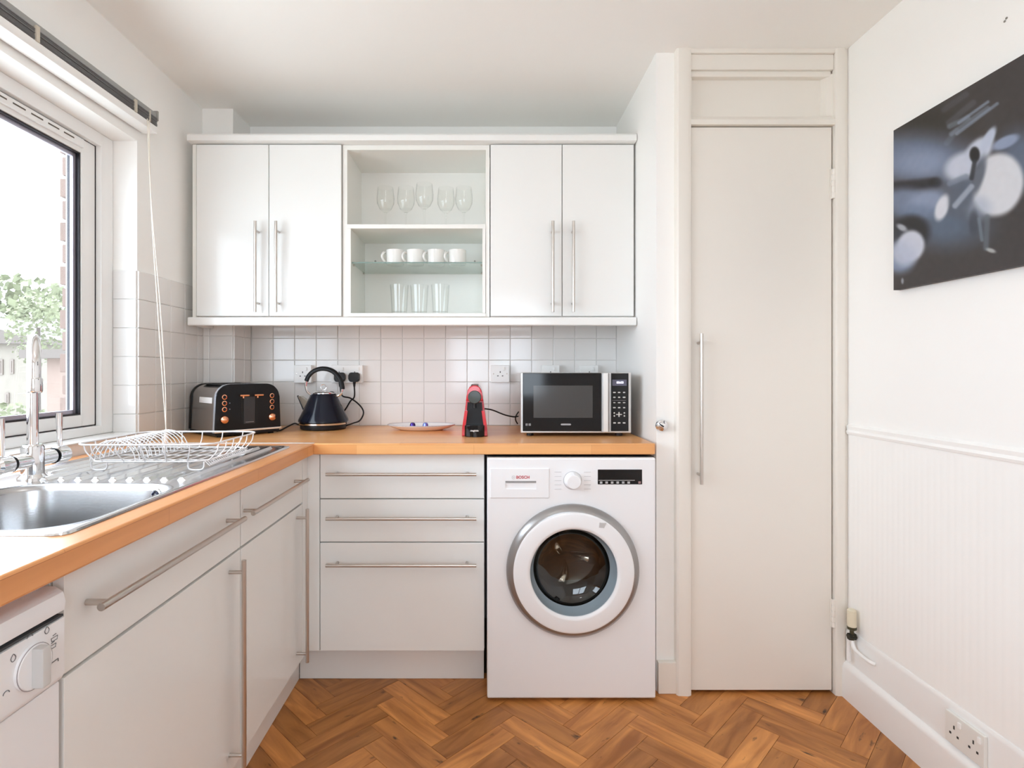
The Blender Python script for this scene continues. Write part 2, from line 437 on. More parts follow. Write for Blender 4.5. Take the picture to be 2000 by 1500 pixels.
for k in range(13):
    y0 = 1.0+k*.064
    obj('vent_slot', B().box(sx0+.0095, y0, 1.934, sx0+.0106, y0+.044, 1.9385), M('slot_dark', (.12, .10, .08), .7), vent)
b = B().box(XL+.006, WY0, .944, fx1, WY1, .951, .002)
obj('window_sill', b, tile_white, win)

# ------------------------------------------------------------------ skirting, dado, right wall details
b = B(); P = [(XR, 0), (XR-.026, 0), (XR-.026, .108), (XR-.020, .122), (XR-.008, .130), (XR, .130)]
b.prism(P, 'y', YREAR, 1.995)
struct('baseboard_right', b, gloss_white)
b = B().prism([(XR, .13), (XR-.010, .13), (XR-.010, .232), (XR-.004, .244), (XR, .246)], 'y', YREAR, 1.995)
struct('baseboard_upper', b, gloss_white)
b = B().prism([(XR, .942), (XR-.007, .944), (XR-.010, .952), (XR-.006, .960), (XR-.009, .972), (XR, .980)], 'y', YREAR, 1.99)
struct('trim_1', b, wall_paint)
# ribbed panelling under the dado
prof = []; y = YREAR
nr = 0
pts = [(XR+.001, YREAR)]
while y < 1.985:
    for dy, dx in ((0, .0), (.008, .0003), (.013, .0003), (.021, .0)):
        pts.append((XR-.002-dx, y+dy))
    y += .0235
pts.append((XR+.001, 1.99))
obj('ribbed_panel', B().prism(pts, 'z', .246, .943), wall_paint, wall_right, smooth=False)
b = B().box(.712, 1.998, 0, .632, 2.021, .115, .004)
struct('baseboard_stub', b, gloss_cream)
# screw holes high on the right wall
for py_, pz in ((1.393, 2.053), (1.388, 2.058)):
    obj('screw_hole', B().lathe([(.003, 0), (.003, -.0012), (.0012, -.0014)], (XR, py_, pz), 'x', 10), M('hole_grey', (.25, .23, .2), .7), wall_right)

# ------------------------------------------------------------------ cupboard door with frame
b = B().prism([(.696, 2.021), (.696, 1.994), (.702, 1.988), (.735, 1.985), (.748, 1.991), (.748, 2.06)], 'z', 0, ZC)
struct('trim_2', b, gloss_cream)
b = B().prism([(1.268, 2.06), (1.268, 1.991), (1.276, 1.986), (1.300, 1.986), (1.302, 1.993), (1.314, 1.993), (1.314, 2.06)], 'z', 0, ZC)
struct('trim_3', b, gloss_cream)
b = B().box(.748, 1.998, 2.262, 1.268, 2.06, 2.318, .003); b.box(.748, 1.99, 2.318, 1.268, 2.06, ZC, .002); b.box(.752, 2.006, 2.240, 1.264, 2.05, 2.263, .006)
struct('trim_4', b, gloss_cream)
b = B().prism([(2.06, 2.06), (1.990, 2.06), (1.990, 2.078), (2.004, 2.094), (2.06, 2.098)], 'x', .748, 1.268)
struct('trim_5', b, gloss_cream)
b = B().box(.748, 2.030, 2.09, 1.268, 2.045, 2.25); b.prism([(1.268, 2.03), (1.268, 2.004), (1.246, 2.012), (1.238, 2.03)], 'z', 2.09, 2.25); b.prism([(.748, 2.004), (.748, 2.03), (.764, 2.03), (.758, 2.012)], 'z', 2.09, 2.25)
struct('trim_6', b, gloss_cream, smooth=False)
door = obj('door_1', B().box(.753, 2.004, .012, 1.263, 2.04, 2.056, .002), gloss_cream, kind='structure', org=(.753, 2.004, .012))
door['kind'] = 'structure'
def bar_handle(name, parent, p0, p1, off, r=.006, inset=.03, mat=steel):
    """p0-p1: ends of the bar; off: vector from bar back to the door face"""
    p0, p1, off = Vector(p0), Vector(p1), Vector(off); d = (p1-p0).normalized()
    h = obj(name, B().cyl(p0, p1, r, seg=14), mat, parent)
    for q in (p0+d*inset, p1-d*inset):
        obj('post', B().cyl(q, q+off, r*.8, seg=12), mat, h)
    return h
bar_handle('handle', door, (.777, 1.968, .766), (.777, 1.968, 1.304), (0, .036, 0), .0058, .032)
def hinge(z0, z1):
    h = obj('hinge', B().cyl((1.2665, 1.998, z0), (1.2665, 1.998, z1), .006, seg=12), gloss_cream, door)
    n = 5
    for k in range(n):
        a = z0+(z1-z0)*k/n
        obj('knuckle', B().cyl((1.2665, 1.998, a+.0008), (1.2665, 1.998, a+(z1-z0)/n-.0008), .0078, seg=12), gloss_cream, h)
    obj('hinge_leaf', B().box(1.256, 2.001, z0, 1.277, 2.0035, z1, .0005), gloss_cream, h)
hinge(1.795, 1.902); hinge(.243, .344)

# ------------------------------------------------------------------ worktops
SX0, SX1, SY0, SY1 = -1.175, -.655, .862, 1.878       # sink outline
BX0, BX1, BY0, BY1 = -1.055, -.684, .895, 1.250       # bowl
def cut(o, box_, shape=None):
    cb_ = (shape or B().box(*box_)).mesh('cutter'); co = bpy.data.objects.new('cutter', cb_); COL.objects.link(co)
    if o.parent is not None: co.location = wloc(o)
    md = o.modifiers.new('cut', 'BOOLEAN'); md.object = co; md.operation = 'DIFFERENCE'; md.solver = 'EXACT'
    dg = bpy.context.evaluated_depsgraph_get(); dg.update()
    me = bpy.data.meshes.new_from_object(o.evaluated_get(dg)); o.modifiers.clear(); o.data = me
    me.polygons.foreach_set('use_smooth', [False]*len(me.polygons))
    bpy.data.objects.remove(co)
b = B().box(-1.242, 1.971, WT-.04, .612, YB-.008, WT, .004, 3)
wt = obj('worktop', b, beech_x, org=(-.3, 2.3, WT-.04)); tag(wt, 'wooden butcher block worktop along back wall under the microwave and kettle', 'worktop')
b = B().box(-1.242, -.3, WT-.04, -.607, 1.969, WT, .004, 3)
wl = obj('worktop', b, beech_y, org=(-.95, .8, WT-.04)); tag(wl, 'wooden worktop run under the window holding the steel sink', 'worktop')
cut(wl, (BX0-.05, BY0-.03, WT-.1, BX1+.01, BY1+.03, WT+.1))
obj('joint_strip', B().box(-1.24, 1.9715, WT-.0005, -.607, 1.981, WT+.0018, .0008), M('alu_strip', (.8, .79, .77), .3, .9), wt, label='pale metal joint strip')

# ------------------------------------------------------------------ sink
sk = thing('sink', 'stainless steel inset sink with ribbed drainer under the window', 'sink', (-.93, 1.37, WT))
cx, cy = (BX0+BX1)/2, (BY0+BY1)/2
def ray_rr(x0, x1, y0, y1, r, ang):
    """distance from (cx,cy) to a rounded rectangle along ang (march on the corner arc)"""
    dx, dy = math.cos(ang), math.sin(ang); lo, hi = 0.0, 3.0
    def inside(t):
        x, y_ = cx+dx*t, cy+dy*t
        if not (x0 <= x <= x1 and y0 <= y_ <= y1): return False
        qx = x0+r-x if x < x0+r else (x-(x1-r) if x > x1-r else 0); qy = y0+r-y_ if y_ < y0+r else (y_-(y1-r) if y_ > y1-r else 0)
        return not (qx > 0 and qy > 0 and qx*qx+qy*qy > r*r)
    for _ in range(40):
        mid = (lo+hi)/2
        if inside(mid): lo = mid
        else: hi = mid
    return lo
N = 160
# denser angles toward the far drainer end and at the corners
angs = [2*PI*i/N for i in range(N)]
for X in (SX0, SX1):
    for Y in (SY0, SY1): angs.append(math.atan2(Y-cy, X-cx) % (2*PI))
angs = sorted(angs)
def loop(x0, x1, y0, y1, r, z): return [(cx+math.cos(a)*ray_rr(x0, x1, y0, y1, r, a), cy+math.sin(a)*ray_rr(x0, x1, y0, y1, r, a), z) for a in angs]
def inset(d, r, z): return loop(SX0+d, SX1-d, SY0+d, SY1-d, max(r-d, .004), z)
def bowl(d, r, z): return loop(BX0+d, BX1-d, BY0+d, BY1-d, r, z)
b = B()
rings = [inset(0, .02, WT+.0005), inset(.001, .02, WT+.004), inset(.006, .02, WT+.0055), inset(.013, .02, WT+.004), inset(.019, .02, WT+.002)]
rs = [b.ring(r) for r in rings]
for a, q in zip(rs, rs[1:]): b.bridge(a, q)
bo = [b.ring(bowl(d, r, WT+z)) for d, r, z in ((-.012, .09, .002), (-.006, .088, .0015), (0, .085, -.003), (.004, .083, -.012), (.012, .08, -.08), (.02, .075, -.145), (.032, .07, -.162), (.055, .06, -.168))]
b.bridge(rs[-1], bo[0])
obj('deck', b, inox, sk)
b = B(); bo2 = [b.ring(bowl(d, r, WT+z)) for d, r, z in ((-.012, .09, .0022), (-.006, .088, .002), (0, .085, -.003), (.004, .083, -.012), (.012, .08, -.08), (.02, .075, -.145), (.032, .07, -.162), (.055, .06, -.168))]
for a, q in zip(bo2, bo2[1:]): b.bridge(a, q)
b.bm.faces.new(bo2[-1])
obj('bowl', b, M('bowl_steel_shaded', (.46, .46, .465), .27, 1, bump=.02, bscale=300), sk)  # deck steel darkened, the bowl's shade put into its colour
for k in range(11):
    x = -1.115+k*.0405
    ye = 1.83; ys = 1.30 if k > 1 else 1.37
    ppts = [(x-.011, WT+.0012), (x-.004, WT+.0088), (x+.004, WT+.0088), (x+.011, WT+.0012)]
    bb = B().prism(ppts, 'y', ys-.005, ye, .002)
    obj('drainer_ridge', bb, inox, sk, smooth=False)
# overflow rose on the far bowl wall
OM = Matrix.Translation((-.733, 1.2365, .889)) @ Matrix.Rotation(math.radians(-25), 4, 'Z')
b = B().lathe([(.018, .006), (.018, -.0015), (.0155, -.003), (.011, -.0025), (.005, -.0035)], (0, 0, 0), 'y', 24)
bmesh.ops.transform(b.bm, matrix=OM, verts=b.bm.verts)
of = obj('overflow', b, chrome, sk)
for a0 in (.3, 1.87, 3.44, 5.01):
    b = B().tube([(.0105*math.cos(a0+t*.18), -.0032, .0105*math.sin(a0+t*.18)) for t in range(6)], .0024, 6)
    bmesh.ops.transform(b.bm, matrix=OM, verts=b.bm.verts)
    obj('overflow_slot', b, M('navy_slot', (.01, .012, .05), .5), of)
# waste
obj('waste', B().lathe([(.043, .0), (.043, .003), (.03, .004), (.024, .0015)], (cx, cy, WT-.168), 'z', 28), chrome, sk)

# ------------------------------------------------------------------ tap
tx, ty = -1.075, 1.315
tp = thing('tap', 'chrome mixer tap with tall swan neck spout behind the sink bowl', 'tap', (tx, ty, WT+.002))
z0 = WT+.002
obj('base', B().lathe([(.030, 0), (.030, .004), (.026, .008), (.023, .012), (.023, .075), (.019, .082)], (tx, ty, z0), 'z', 28), chrome, tp)
obj('crossbar', B().lathe([(.010, -.062), (.0175, -.058), (.0175, .058), (.010, .062)], (tx, ty, z0+.045), 'y', 24), chrome, tp)
dv = Vector((.655, -.755, 0))
neck = [Vector((tx, ty, z0+.075)), Vector((tx, ty, z0+.16)), Vector((tx, ty, z0+.235))]
R_ = .062
for k in range(1, 13):
    a = PI-PI*k/12*1.0
    neck.append(Vector((tx, ty, z0+.262))+dv*(R_+R_*math.cos(a))+Vector((0, 0, R_*math.sin(a)*1.1)))
neck.append(neck[-1]+Vector((0, 0, -.05)))
obj('spout', B().tube(spline(neck, 4), .0115, 16), chrome, tp)
e = neck[-1]
obj('spout_tip', B().lathe([(.0125, 0), (.0145, .004), (.0145, .03), (.012, .034)], (e.x, e.y, e.z-.004), 'z', 20), chrome, tp)
for s_ in (-1, 1):
    yk = ty+s_*.062
    kn = obj('valve_knob', B().lathe([(.0185, 0), (.021, s_*.006), (.021, s_*.034), (.016, s_*.04)], (tx, yk+s_*.003, z0+.045), 'y', 24), chrome, tp)
    obj('valve_ring', B().lathe([(.0195, 0), (.0195, s_*.0035)], (tx, yk, z0+.045), 'y', 20), black_plastic, tp)
    lv = [(tx, yk+s_*.022, z0+.06), (tx-.001, yk+s_*.022, z0+.10), (tx-.003, yk+s_*.023, z0+.15)]
    obj('lever', B().tube(lv, [.005, .0062, .0085], 12), chrome, kn)

# ------------------------------------------------------------------ dish rack
dr = thing('dish_rack', 'white wire dish rack standing empty on the sink drainer', 'dish rack', (-.84, 1.50, WT+.006))
wire = M('white_wire', (.84, .82, .82), .35)
rx0, rx1, ry0, ry1, rz0, rz1 = -1.015, -.672, 1.355, 1.655, WT+.033, WT+.077
def rr3(x0, x1, y0, y1, r, z, n=5): return [(p[0], p[1], z) for p in rrect((x0+x1)/2, (y0+y1)/2, x1-x0, y1-y0, r, n)]
obj('top_rail', B().tube(rr3(rx0, rx1, ry0, ry1, .045, rz1), .0023, 8, True), wire, dr)
obj('bottom_rail', B().tube(rr3(rx0+.025, rx1-.025, ry0+.02, ry1-.02, .04, rz0), .0021, 8, True), wire, dr)
def post(xt, yt, xb, yb):
    pts = spline([(xt, yt, rz1), ((xt*.8+xb*.2), (yt*.8+yb*.2), (rz1+rz0)/2), (xb, yb, rz0)], 4)
    obj('side_wire', B().tube(pts, .0016, 6), wire, dr)
for k in range(5):
    x = rx0+.05+k*(rx1-rx0-.1)/4
    xb = (x-(rx0+rx1)/2)*.86+(rx0+rx1)/2
    post(x, ry1, xb, ry1-.02); post(x, ry0, xb, ry0+.02)
for k in range(6):
    y = ry0+.045+k*(ry1-ry0-.09)/5
    post(rx1, y, rx1-.025, y)
    post(rx0, y, rx0+.025, y)
for k in range(9):
    x = rx0+.06+k*(rx1-rx0-.12)/8
    if x < -.90 : continue
    obj('base_wire', B().tube([(x, ry0+.02, rz0-.002), (x, ry1-.02, rz0-.002)], .0014, 6), wire, dr)
for k in range(3):
    y = ry0+.07+k*.08
    obj('base_wire', B().tube([(rx0+.025, y, rz0-.004), (rx1-.025, y, rz0-.004)], .0015, 6), wire, dr)
for k in range(15):                                    # plate arches at the wall side
    y = ry0+.028+k*.0175
    arch = [(rx0+.028+.062*(1-math.cos(PI*t/10))/1.0*.9, y+.004*t/10, rz0+.052*math.sin(PI*t/10)+.0) for t in range(11)]
    obj('plate_wire', B().tube(arch, .0015, 6), wire, dr)
for k in range(22):
    x = rx1-.042; y = ry0+.03+k*.011
    if k % 1 == 0: obj('cutlery_wire', B().tube([(rx1-.028, y, rz0), (rx1-.016, y, rz0-.012), (rx1-.004, y, rz0)], .0011, 5), wire, dr)
for x in (rx0+.05, rx1-.05):
    for y in (ry0+.03, ry1-.03):
        pts = spline([(x-.02, y, rz0-.002), (x-.016, y, WT+.0122), (x+.016, y, WT+.0122), (x+.02, y, rz0-.002)], 5)
        obj('foot', B().tube(pts, .0021, 8), wire, dr)

# ------------------------------------------------------------------ base cabinets
KZ0, KZ1, DZ = .150, .868, .704
def drawer_unit():
    t = thing('drawer_cabinet', 'white three drawer base cabinet beside the washing machine', 'cabinet', (-.3, 2.3, 0))
    obj('carcass', B().box(-.597, 2.032, KZ0, .002, 2.58, WT-.041), carc_white, t, smooth=False)
    for z0_, z1_, hz in ((.707, .867, .800), (.549, .703, .641), (.152, .545, .474)):
        d = obj('drawer', B().box(-.596, 2.010, z0_, .001, 2.028, z1_, .0015), cab_white, t)
        bar_handle('handle', d, (-.566, 1.975, hz), (-.027, 1.975, hz), (0, .036, 0), .0058, .034)
    obj('filler', B().box(-.660, 2.013, KZ0, -.599, 2.03, .867, .001), cab_white, t)
    obj('plinth', B().box(-.70, 2.10, .001, .0, 2.118, .149), cab_white, t)
drawer_unit()
FX = -.642                                              # face of the left run
def left_unit(name, label, y0, y1, gapl, hand_near):
    t = thing(name, label, 'cabinet', (-.95, (y0+y1)/2, 0))
    obj('carcass', B().box(-1.22, y0, KZ0, FX-.020, y1, .69), carc_white, t, smooth=False)
    obj('top_rail', B().box(FX-.04, y0, .69, FX-.021, y1, WT-.041), carc_white, t, smooth=False)
    d = obj('drawer', B().box(FX-.018, y0+.002, .706, FX, y1-.002, .868, .0015), cab_white, t)
    e = obj('door', B().box(FX-.018, y0+.002, .152, FX, y1-.002, .700, .0015), cab_white, t)
    return t, d, e
t, d, e = left_unit('sink_cabinet', 'wide white base cabinet with drawer and door beside the dishwasher', .842, 1.457, 0, 0)
bar_handle('handle', d, (FX+.037, .872, .797), (FX+.037, 1.398, .797), (-.037, 0, 0), .0065, .02)
bar_handle('handle', e, (FX+.037, 1.392, .172), (FX+.037, 1.392, .693), (-.037, 0, 0), .0060, .03)
t, d, e = left_unit('corner_cabinet', 'narrow white base cabinet with drawer and door next to the inside corner', 1.459, 1.955, 0, 0)
bar_handle('handle', d, (FX+.037, 1.447, .797), (FX+.037, 1.900, .797), (-.037, 0, 0), .0060, .03)
bar_handle('handle', e, (FX+.037, 1.892, .172), (FX+.037, 1.892, .697), (-.037, 0, 0), .0060, .03)
obj('filler', B().box(FX-.018, 1.957, KZ0, FX, 2.012, .868, .001), cab_white, t)
pl = obj('plinth', B().box(-.718, .85, .001, -.702, 2.099, .149), cab_white, org=(-.71, 1.4, 0)); tag(pl, 'white plinth board along the floor under the left cabinets', 'plinth')

# ------------------------------------------------------------------ dishwasher
dw = thing('dishwasher', 'white dishwasher with dial at the left edge under the worktop', 'dishwasher', (-.95, .54, 0))
obj('body', B().box(-1.22, .24, .02, FX-.03, .836, WT-.045), enamel, dw, smooth=False)
obj('door_panel', B().box(FX-.03, .242, .10, FX+.002, .834, .704, .004), enamel, dw)
pan = [(FX-.03, .708), (FX+.006, .708), (FX+.010, .716), (FX+.010, .800), (FX-.002, .804), (FX-.002, .8065), (FX+.010, .811), (FX+.012, .824), (FX+.008, .838), (FX-.004, .846), (FX-.03, .846)]
cp = obj('control_panel', B().prism(pan, 'y', .243, .833, .003), enamel, dw)
obj('panel_groove', B().box(FX+.0005, .243, .8028, FX+.0104, .829, .8060), M('groove_grey', (.05, .055, .06), .5), cp)
kx, ky, kz = FX+.010, .772, .757
kn = obj('dial', B().lathe([(.0305, 0), (.0305, .004), (.029, .006)], (kx, ky, kz), 'x', 36), enamel, cp)
obj('dial_ring', B().tube([(kx+.0045, ky+.0305*math.cos(2*PI*i/40), kz+.0305*math.sin(2*PI*i/40)) for i in range(40)], .0006, 5, True), M('ring_grey', (.35, .33, .34), .5), kn)
obj('dial_grip', B().box(kx+.004, ky-.008, kz-.028, kx+.022, ky+.008, kz+.028, .003), M('grip_grey', (.62, .62, .61), .4), kn)
ink = M('print_grey', (.18, .18, .19), .6)
def icon(y, z, kind):
    b = B(); x = kx+.0003
    def loop_(pts, r=.0006): b.tube([(x, ky+y+p[0], kz+z+p[1]) for p in pts], r, 5, True)
    if kind == 'drop': loop_([(.004*math.cos(a*PI/6)*(1-.5*max(0, math.sin(a*PI/6))), .005*math.sin(a*PI/6)) for a in range(12)])
    elif kind == 'pan':
        loop_([(-.005, -.003), (.005, -.003), (.006, .002), (-.006, .002)]); b.tube([(x, ky+y-.003, kz+z+.005), (x, ky+y+.003, kz+z+.006)], .0006, 5)
    elif kind == 'line':
        b.tube([(x, ky+y-.009, kz+z), (x, ky+y+.009, kz+z+.001)], .0009, 5); b.tube([(x, ky+y+.009, kz+z+.001), (x, ky+y+.009, kz+z-.003)], .0009, 5)
    else:
        b.tube([(x, ky+y+.005*math.cos(a), kz+z+.004*math.sin(a)) for a in (0, .5, 1, 1.5, 2, 2.5, 3.1)], .0006, 5)
    obj('icon', b, ink, cp)
icon(-.042, -.014, 'arc'); icon(-.031, .028, 'drop'); icon(-.004, .0425, 'arc'); icon(.026, .0385, 'drop'); icon(.040, .020, 'pan'); icon(.037, .010, 'pan'); icon(.038, -.014, 'line')

# ------------------------------------------------------------------ wall cabinets
WF = 2.29
def wall_cab(x0, x1, label):
    t = thing('wall_cabinet', label, 'cabinet', ((x0+x1)/2, 2.45, 1.397))
    obj('carcass', B().box(x0+.001, WF+.020, 1.397, x1-.001, YB-.012 if x0 > -1 else 2.445, 2.113), carc_white, t, smooth=False)
    xm = (x0+x1)/2
    for k, (a, q) in enumerate(((x0+.002, xm-.0015), (xm+.0015, x1-.002))):
        d = obj('door', B().box(a, WF, 1.399, q, WF+.018, 2.110, .0015), cab_white, t)
        hx = xm-.0425 if k == 0 else xm+.042
        bar_handle('handle', d, (hx, WF-.035, 1.412), (hx, WF-.035, 1.784), (0, .035, 0), .0058, .038)
    return t
wall_cab(-1.194, -.590, 'white double door wall cabinet left of the open shelves')
wall_cab(.026, .624, 'white double door wall cabinet above the microwave')
t = thing('shelf_cabinet', 'open white wall cabinet with shelves of glasses and mugs', 'cabinet', (-.28, 2.45, 1.397))
obj('side_panel', B().box(-.588, WF+.012, 1.397, -.570, YB-.012, 2.113), carc_white, t, smooth=False)
obj('side_panel', B().box(.008, WF+.012, 1.397, .024, YB-.012, 2.113), carc_white, t, smooth=False)
obj('back_panel', B().box(-.570, 2.572, 1.397, .008, 2.582, 2.113), carc_white, t, smooth=False)
obj('top_panel', B().box(-.570, WF+.012, 2.093, .008, 2.572, 2.113), carc_white, t, smooth=False)
obj('base_panel', B().box(-.570, WF+.008, 1.397, .008, 2.572, 1.412, .001), carc_white, t)
obj('shelf', B().box(-.569, WF+.008, 1.764, .007, 2.571, 1.782, .001), carc_white, t)
obj('inner_side', B().box(-.569, WF+.008, 1.412, -.554, 2.571, 1.764, .001), carc_white, t)
obj('inner_side', B().box(-.006, WF+.008, 1.412, .007, 2.571, 1.764, .001), carc_white, t)
gs = obj('glass_shelf', B().box(-.553, WF+.022, 1.6215, -.007, 2.565, 1.6275), thin_glass('shelf_glass', (.90, .955, .93)), t)
obj('glass_edge', B().box(-.553, WF+.0212, 1.6218, -.007, WF+.0222, 1.6272), M('glass_edge', (.22, .30, .27), .15), gs)
for x in (-.505, -.042): obj('shelf_screw', B().lathe([(.0045, 0), (.0045, -.002), (.002, -.003)], (x, 2.572, 1.682), 'y', 12), M('screw_grey', (.32, .31, .28), .4, .6), t)
for x in (-.551, -.009):
    for y in (2.34, 2.53): obj('shelf_pin', B().cyl((x-.004, y, 1.618), (x+.004, y, 1.618), .0035, seg=10), steel, t)
co = obj('cornice', B().prism([(2.262, 2.116), (2.262, 2.138), (2.268, 2.146), (2.44, 2.146), (2.44, 2.114), (2.30, 2.114)], 'x', -1.217, .627), cab_white, org=(-.3, 2.35, 2.114)); tag(co, 'white cornice board along the top of the wall cabinets', 'cornice')
b = B().box(-1.217, 2.262, 1.357, .6275, 2.284, 1.392, .006, 3); b.box(-1.217, 2.284, 1.357, -1.197, 2.444, 1.392, .003)
pe = obj('pelmet', b, cab_white, org=(-.3, 2.27, 1.357)); tag(pe, 'white light pelmet along the bottom of the wall cabinets', 'pelmet')
obj('end_panel', B().box(-1.212, WF+.006, 1.393, -1.196, 2.444, 2.113, .001), carc_white, bpy.data.objects['wall_cabinet'])

# ------------------------------------------------------------------ glasses and mugs
def mug(label, x):
    m = thing('mug', label, 'mug', (x, 2.40, 1.628), group='white mugs on the glass shelf')
    b = B().lathe([(.028, 0), (.036, .003), (.0385, .012), (.039, .064), (.038, .0665), (.0355, .064), (.035, .012), (.03, .006)], (x, 2.40, 1.628), 'z', 32)
    obj('body', b, M('mug_glaze', (.84, .83, .80), .12, coat=.4), m)
    pts = spline([(x-.0385, 2.40, 1.628+.055), (x-.046, 2.375, 1.628+.053), (x-.052, 2.367, 1.628+.034), (x-.044, 2.377, 1.628+.017), (x-.0385, 2.40, 1.628+.013)], 5)
    obj('handle', B().tube(pts, .0048, 8), MATS['mug_glaze'], m)
    return m
mugs = ['white mug on the glass shelf, leftmost with its handle in the clear', 'white mug on the glass shelf, second from the left', 'white mug on the glass shelf, third from the left', 'white mug on the glass shelf, rightmost of the four']
m0 = mug(mugs[0], px(772, 500, 2.4)[0])
for p, lb in zip((811.5, 852, 893), mugs[1:]): dup(m0, (px(p, 500, 2.4)[0], 2.40, 1.628), lb)
def wine(label, x, y, s_=1.0):
    g = thing('wine_glass', label, 'glass', (x, y, 1.7825), group='wine glasses on the top shelf')
    P = [(.034, 0), (.034, .0015), (.008, .004), (.0038, .012), (.0036, .075), (.008, .084), (.026, .098), (.037, .122), (.0385, .145), (.035, .180), (.0335, .192)]
    P = [(r*s_, h*s_) for r, h in P]
    bowl_ = P[5:]; inner = [(r-.0012, h) for r, h in bowl_[::-1]][:-1]
    obj('stem', B().lathe(P[:6], (x, y, 1.7825), 'z', 20), glass, g)
    obj('bowl', B().lathe(bowl_+inner, (x, y, 1.7825), 'z', 28, (True, True)), glass, g)
    return g
g0 = wine('wine glass on the top shelf, first from the left', px(753, 400, 2.42)[0], 2.42)
for p, y, lb in ((793, 2.42, 'wine glass on the top shelf, second from the left'), (829, 2.37, 'wine glass on the top shelf, middle one standing nearest'), (871, 2.43, 'wine glass on the top shelf, second from the right'), (906, 2.42, 'wine glass on the top shelf, rightmost')):
    dup(g0, (px(p, 400, y)[0], y, 1.7825), lb)
for k, (p, y, lb) in enumerate(((780, 2.36, 'clear tumbler on the lowest open shelf, leftmost'), (819, 2.37, 'clear tumbler on the lowest open shelf, in the middle'), (860, 2.36, 'clear tumbler on the lowest open shelf, rightmost'))):
    x = px(p, 500, y)[0]
    if k == 0:
        tm = B().lathe([(.030, 0), (.032, .002), (.038, .105), (.0395, .1255), (.038, .1255), (.0365, .105), (.031, .012), (.001, .010)], (x, y, 1.4125), 'z', 28)
        t0 = obj('tumbler', tm, glass, org=(x, y, 1.4125)); tag(t0, lb, 'glass', 'tumblers on the bottom shelf')
    else:
        t1 = t0.copy(); COL.objects.link(t1); t1.location = (x, y, 1.4125); t1['label'] = lb

# ------------------------------------------------------------------ washing machine
wm = thing('washing_machine', 'white front loading washing machine between the drawers and tall door', 'washing machine', (.31, 2.25, 0))
WY = 1.958
wmb = obj('body', B().box(.0115, WY-.006, .012, .6085, 2.55, .863, .006, 3), enamel, wm); fy_ = WY-.006
cb_ = B().cyl((.3135-.31, fy_-.1-2.25, .467), (.3135-.31, fy_+.32-2.25, .467), .152, seg=72)
cut(wmb, None, cb_)
for x in (.06, .56):
    for y in (2.02, 2.5): obj('foot', B().cyl((x, y, .0005), (x, y, .014), .02, seg=16), black_plastic, wm)
obj('top_gap', B().box(.0125, 1.975, .8632, .6075, 2.54, .866), black_plastic, wm, label='dark top seam')
fy = WY-.006
dz0 = (px(1000, 973, fy)[2], px(1000, 914, fy)[2]); dx0 = (px(957, 0, fy)[0], px(1073, 0, fy)[0])
dd = obj('detergent_drawer', B().box(dx0[0], fy-.0035, dz0[0], dx0[1], fy+.02, dz0[1], .003), enamel, wm)
hx0, hx1 = px(987, 0, fy)[0], px(1047, 0, fy)[0]; hz0, hz1 = px(0, 955, fy)[2], px(0, 939, fy)[2]
cut(dd, (hx0-wm.location.x, fy-.02-wm.location.y, hz0, hx1-wm.location.x, fy+.008-wm.location.y, hz1))
obj('drawer_lip', B().box(hx0, fy-.0036, hz1-.006, hx1, fy-.001, hz1), M('lip_grey', (.28, .28, .28), .4), dd)
text('lettering', 'BOSCH', .0145, M('logo_red', lin(190, 70, 80), .5), dd, (px(1021, 0, fy)[0], fy-.0038, px(0, 932, fy)[2]), bold=.0004)
lx, lz = px(1003, 0, fy)[0], px(0, 932, fy)[2]
b = B().tube([(lx+.0058*math.cos(2*PI*i/20), fy-.0038, lz+.0058*math.sin(2*PI*i/20)) for i in range(20)], .0005, 5, True)
b.tube([(lx-.002, fy-.0038, lz-.003), (lx-.002, fy-.0038, lz+.003)], .0005, 5); b.tube([(lx+.002, fy-.0038, lz-.003), (lx+.002, fy-.0038, lz+.003)], .0005, 5); b.tube([(lx-.002, fy-.0038, lz), (lx+.002, fy-.0038, lz)], .0005, 5)
obj('emblem', b, M('emblem_grey', (.45, .45, .46), .4), dd)
kx_, kz_ = px(1118.5, 0, fy)[0], px(0, 938.5, fy)[2]
kn = obj('program_dial', B().lathe([(.031, .004), (.031, -.002), (.027, -.014), (.0245, -.030), (.021, -.032)], (kx_, fy, kz_), 'y', 36), enamel, wm)
obj('dial_collar', B().lathe([(.0325, .004), (.0325, -.0008), (.0312, -.0008)], (kx_, fy, kz_), 'y', 36), M('collar', (.5, .5, .51), .35, .5), wm)
pale = M('print_pale', (.62, .62, .63), .6)
for sx_ in (-1, 1):
    for k in range(5):
        z = kz_+.03-k*.015; xx = kx_+sx_*.052
        obj('program_mark', B().box(xx-.012, fy-.0012, z-.0008, xx+.012, fy-.0002, z+.0008), pale, wm)
d0, d1 = px(1167.5, 946, fy), px(1254, 917, fy)
dp = obj('display', B().box(d0[0], fy-.0015, d0[2], d1[0], fy+.004, d1[2], .001), black_gloss, wm)
dgrey = M('display_print', (.45, .45, .45), .5)
obj('display_line', B().box(d0[0]+.003, fy-.0019, d0[2]+.0135, d1[0]-.026, fy-.0015, d0[2]+.0155), dgrey, dp)
for k in range(6):
    xx = d0[0]+.012+k*.0195
    obj('display_icon', B().box(xx-.005, fy-.0019, d0[2]+.003, xx+.004, fy-.0015, d0[2]+.0105, .0002), dgrey, dp)
obj('start_key', B().box(d1[0]-.014, fy-.0019, d0[2]+.003, d1[0]-.005, fy-.0015, d0[2]+.011, .0002), M('key_red', (.32, .2, .2), .5), dp)
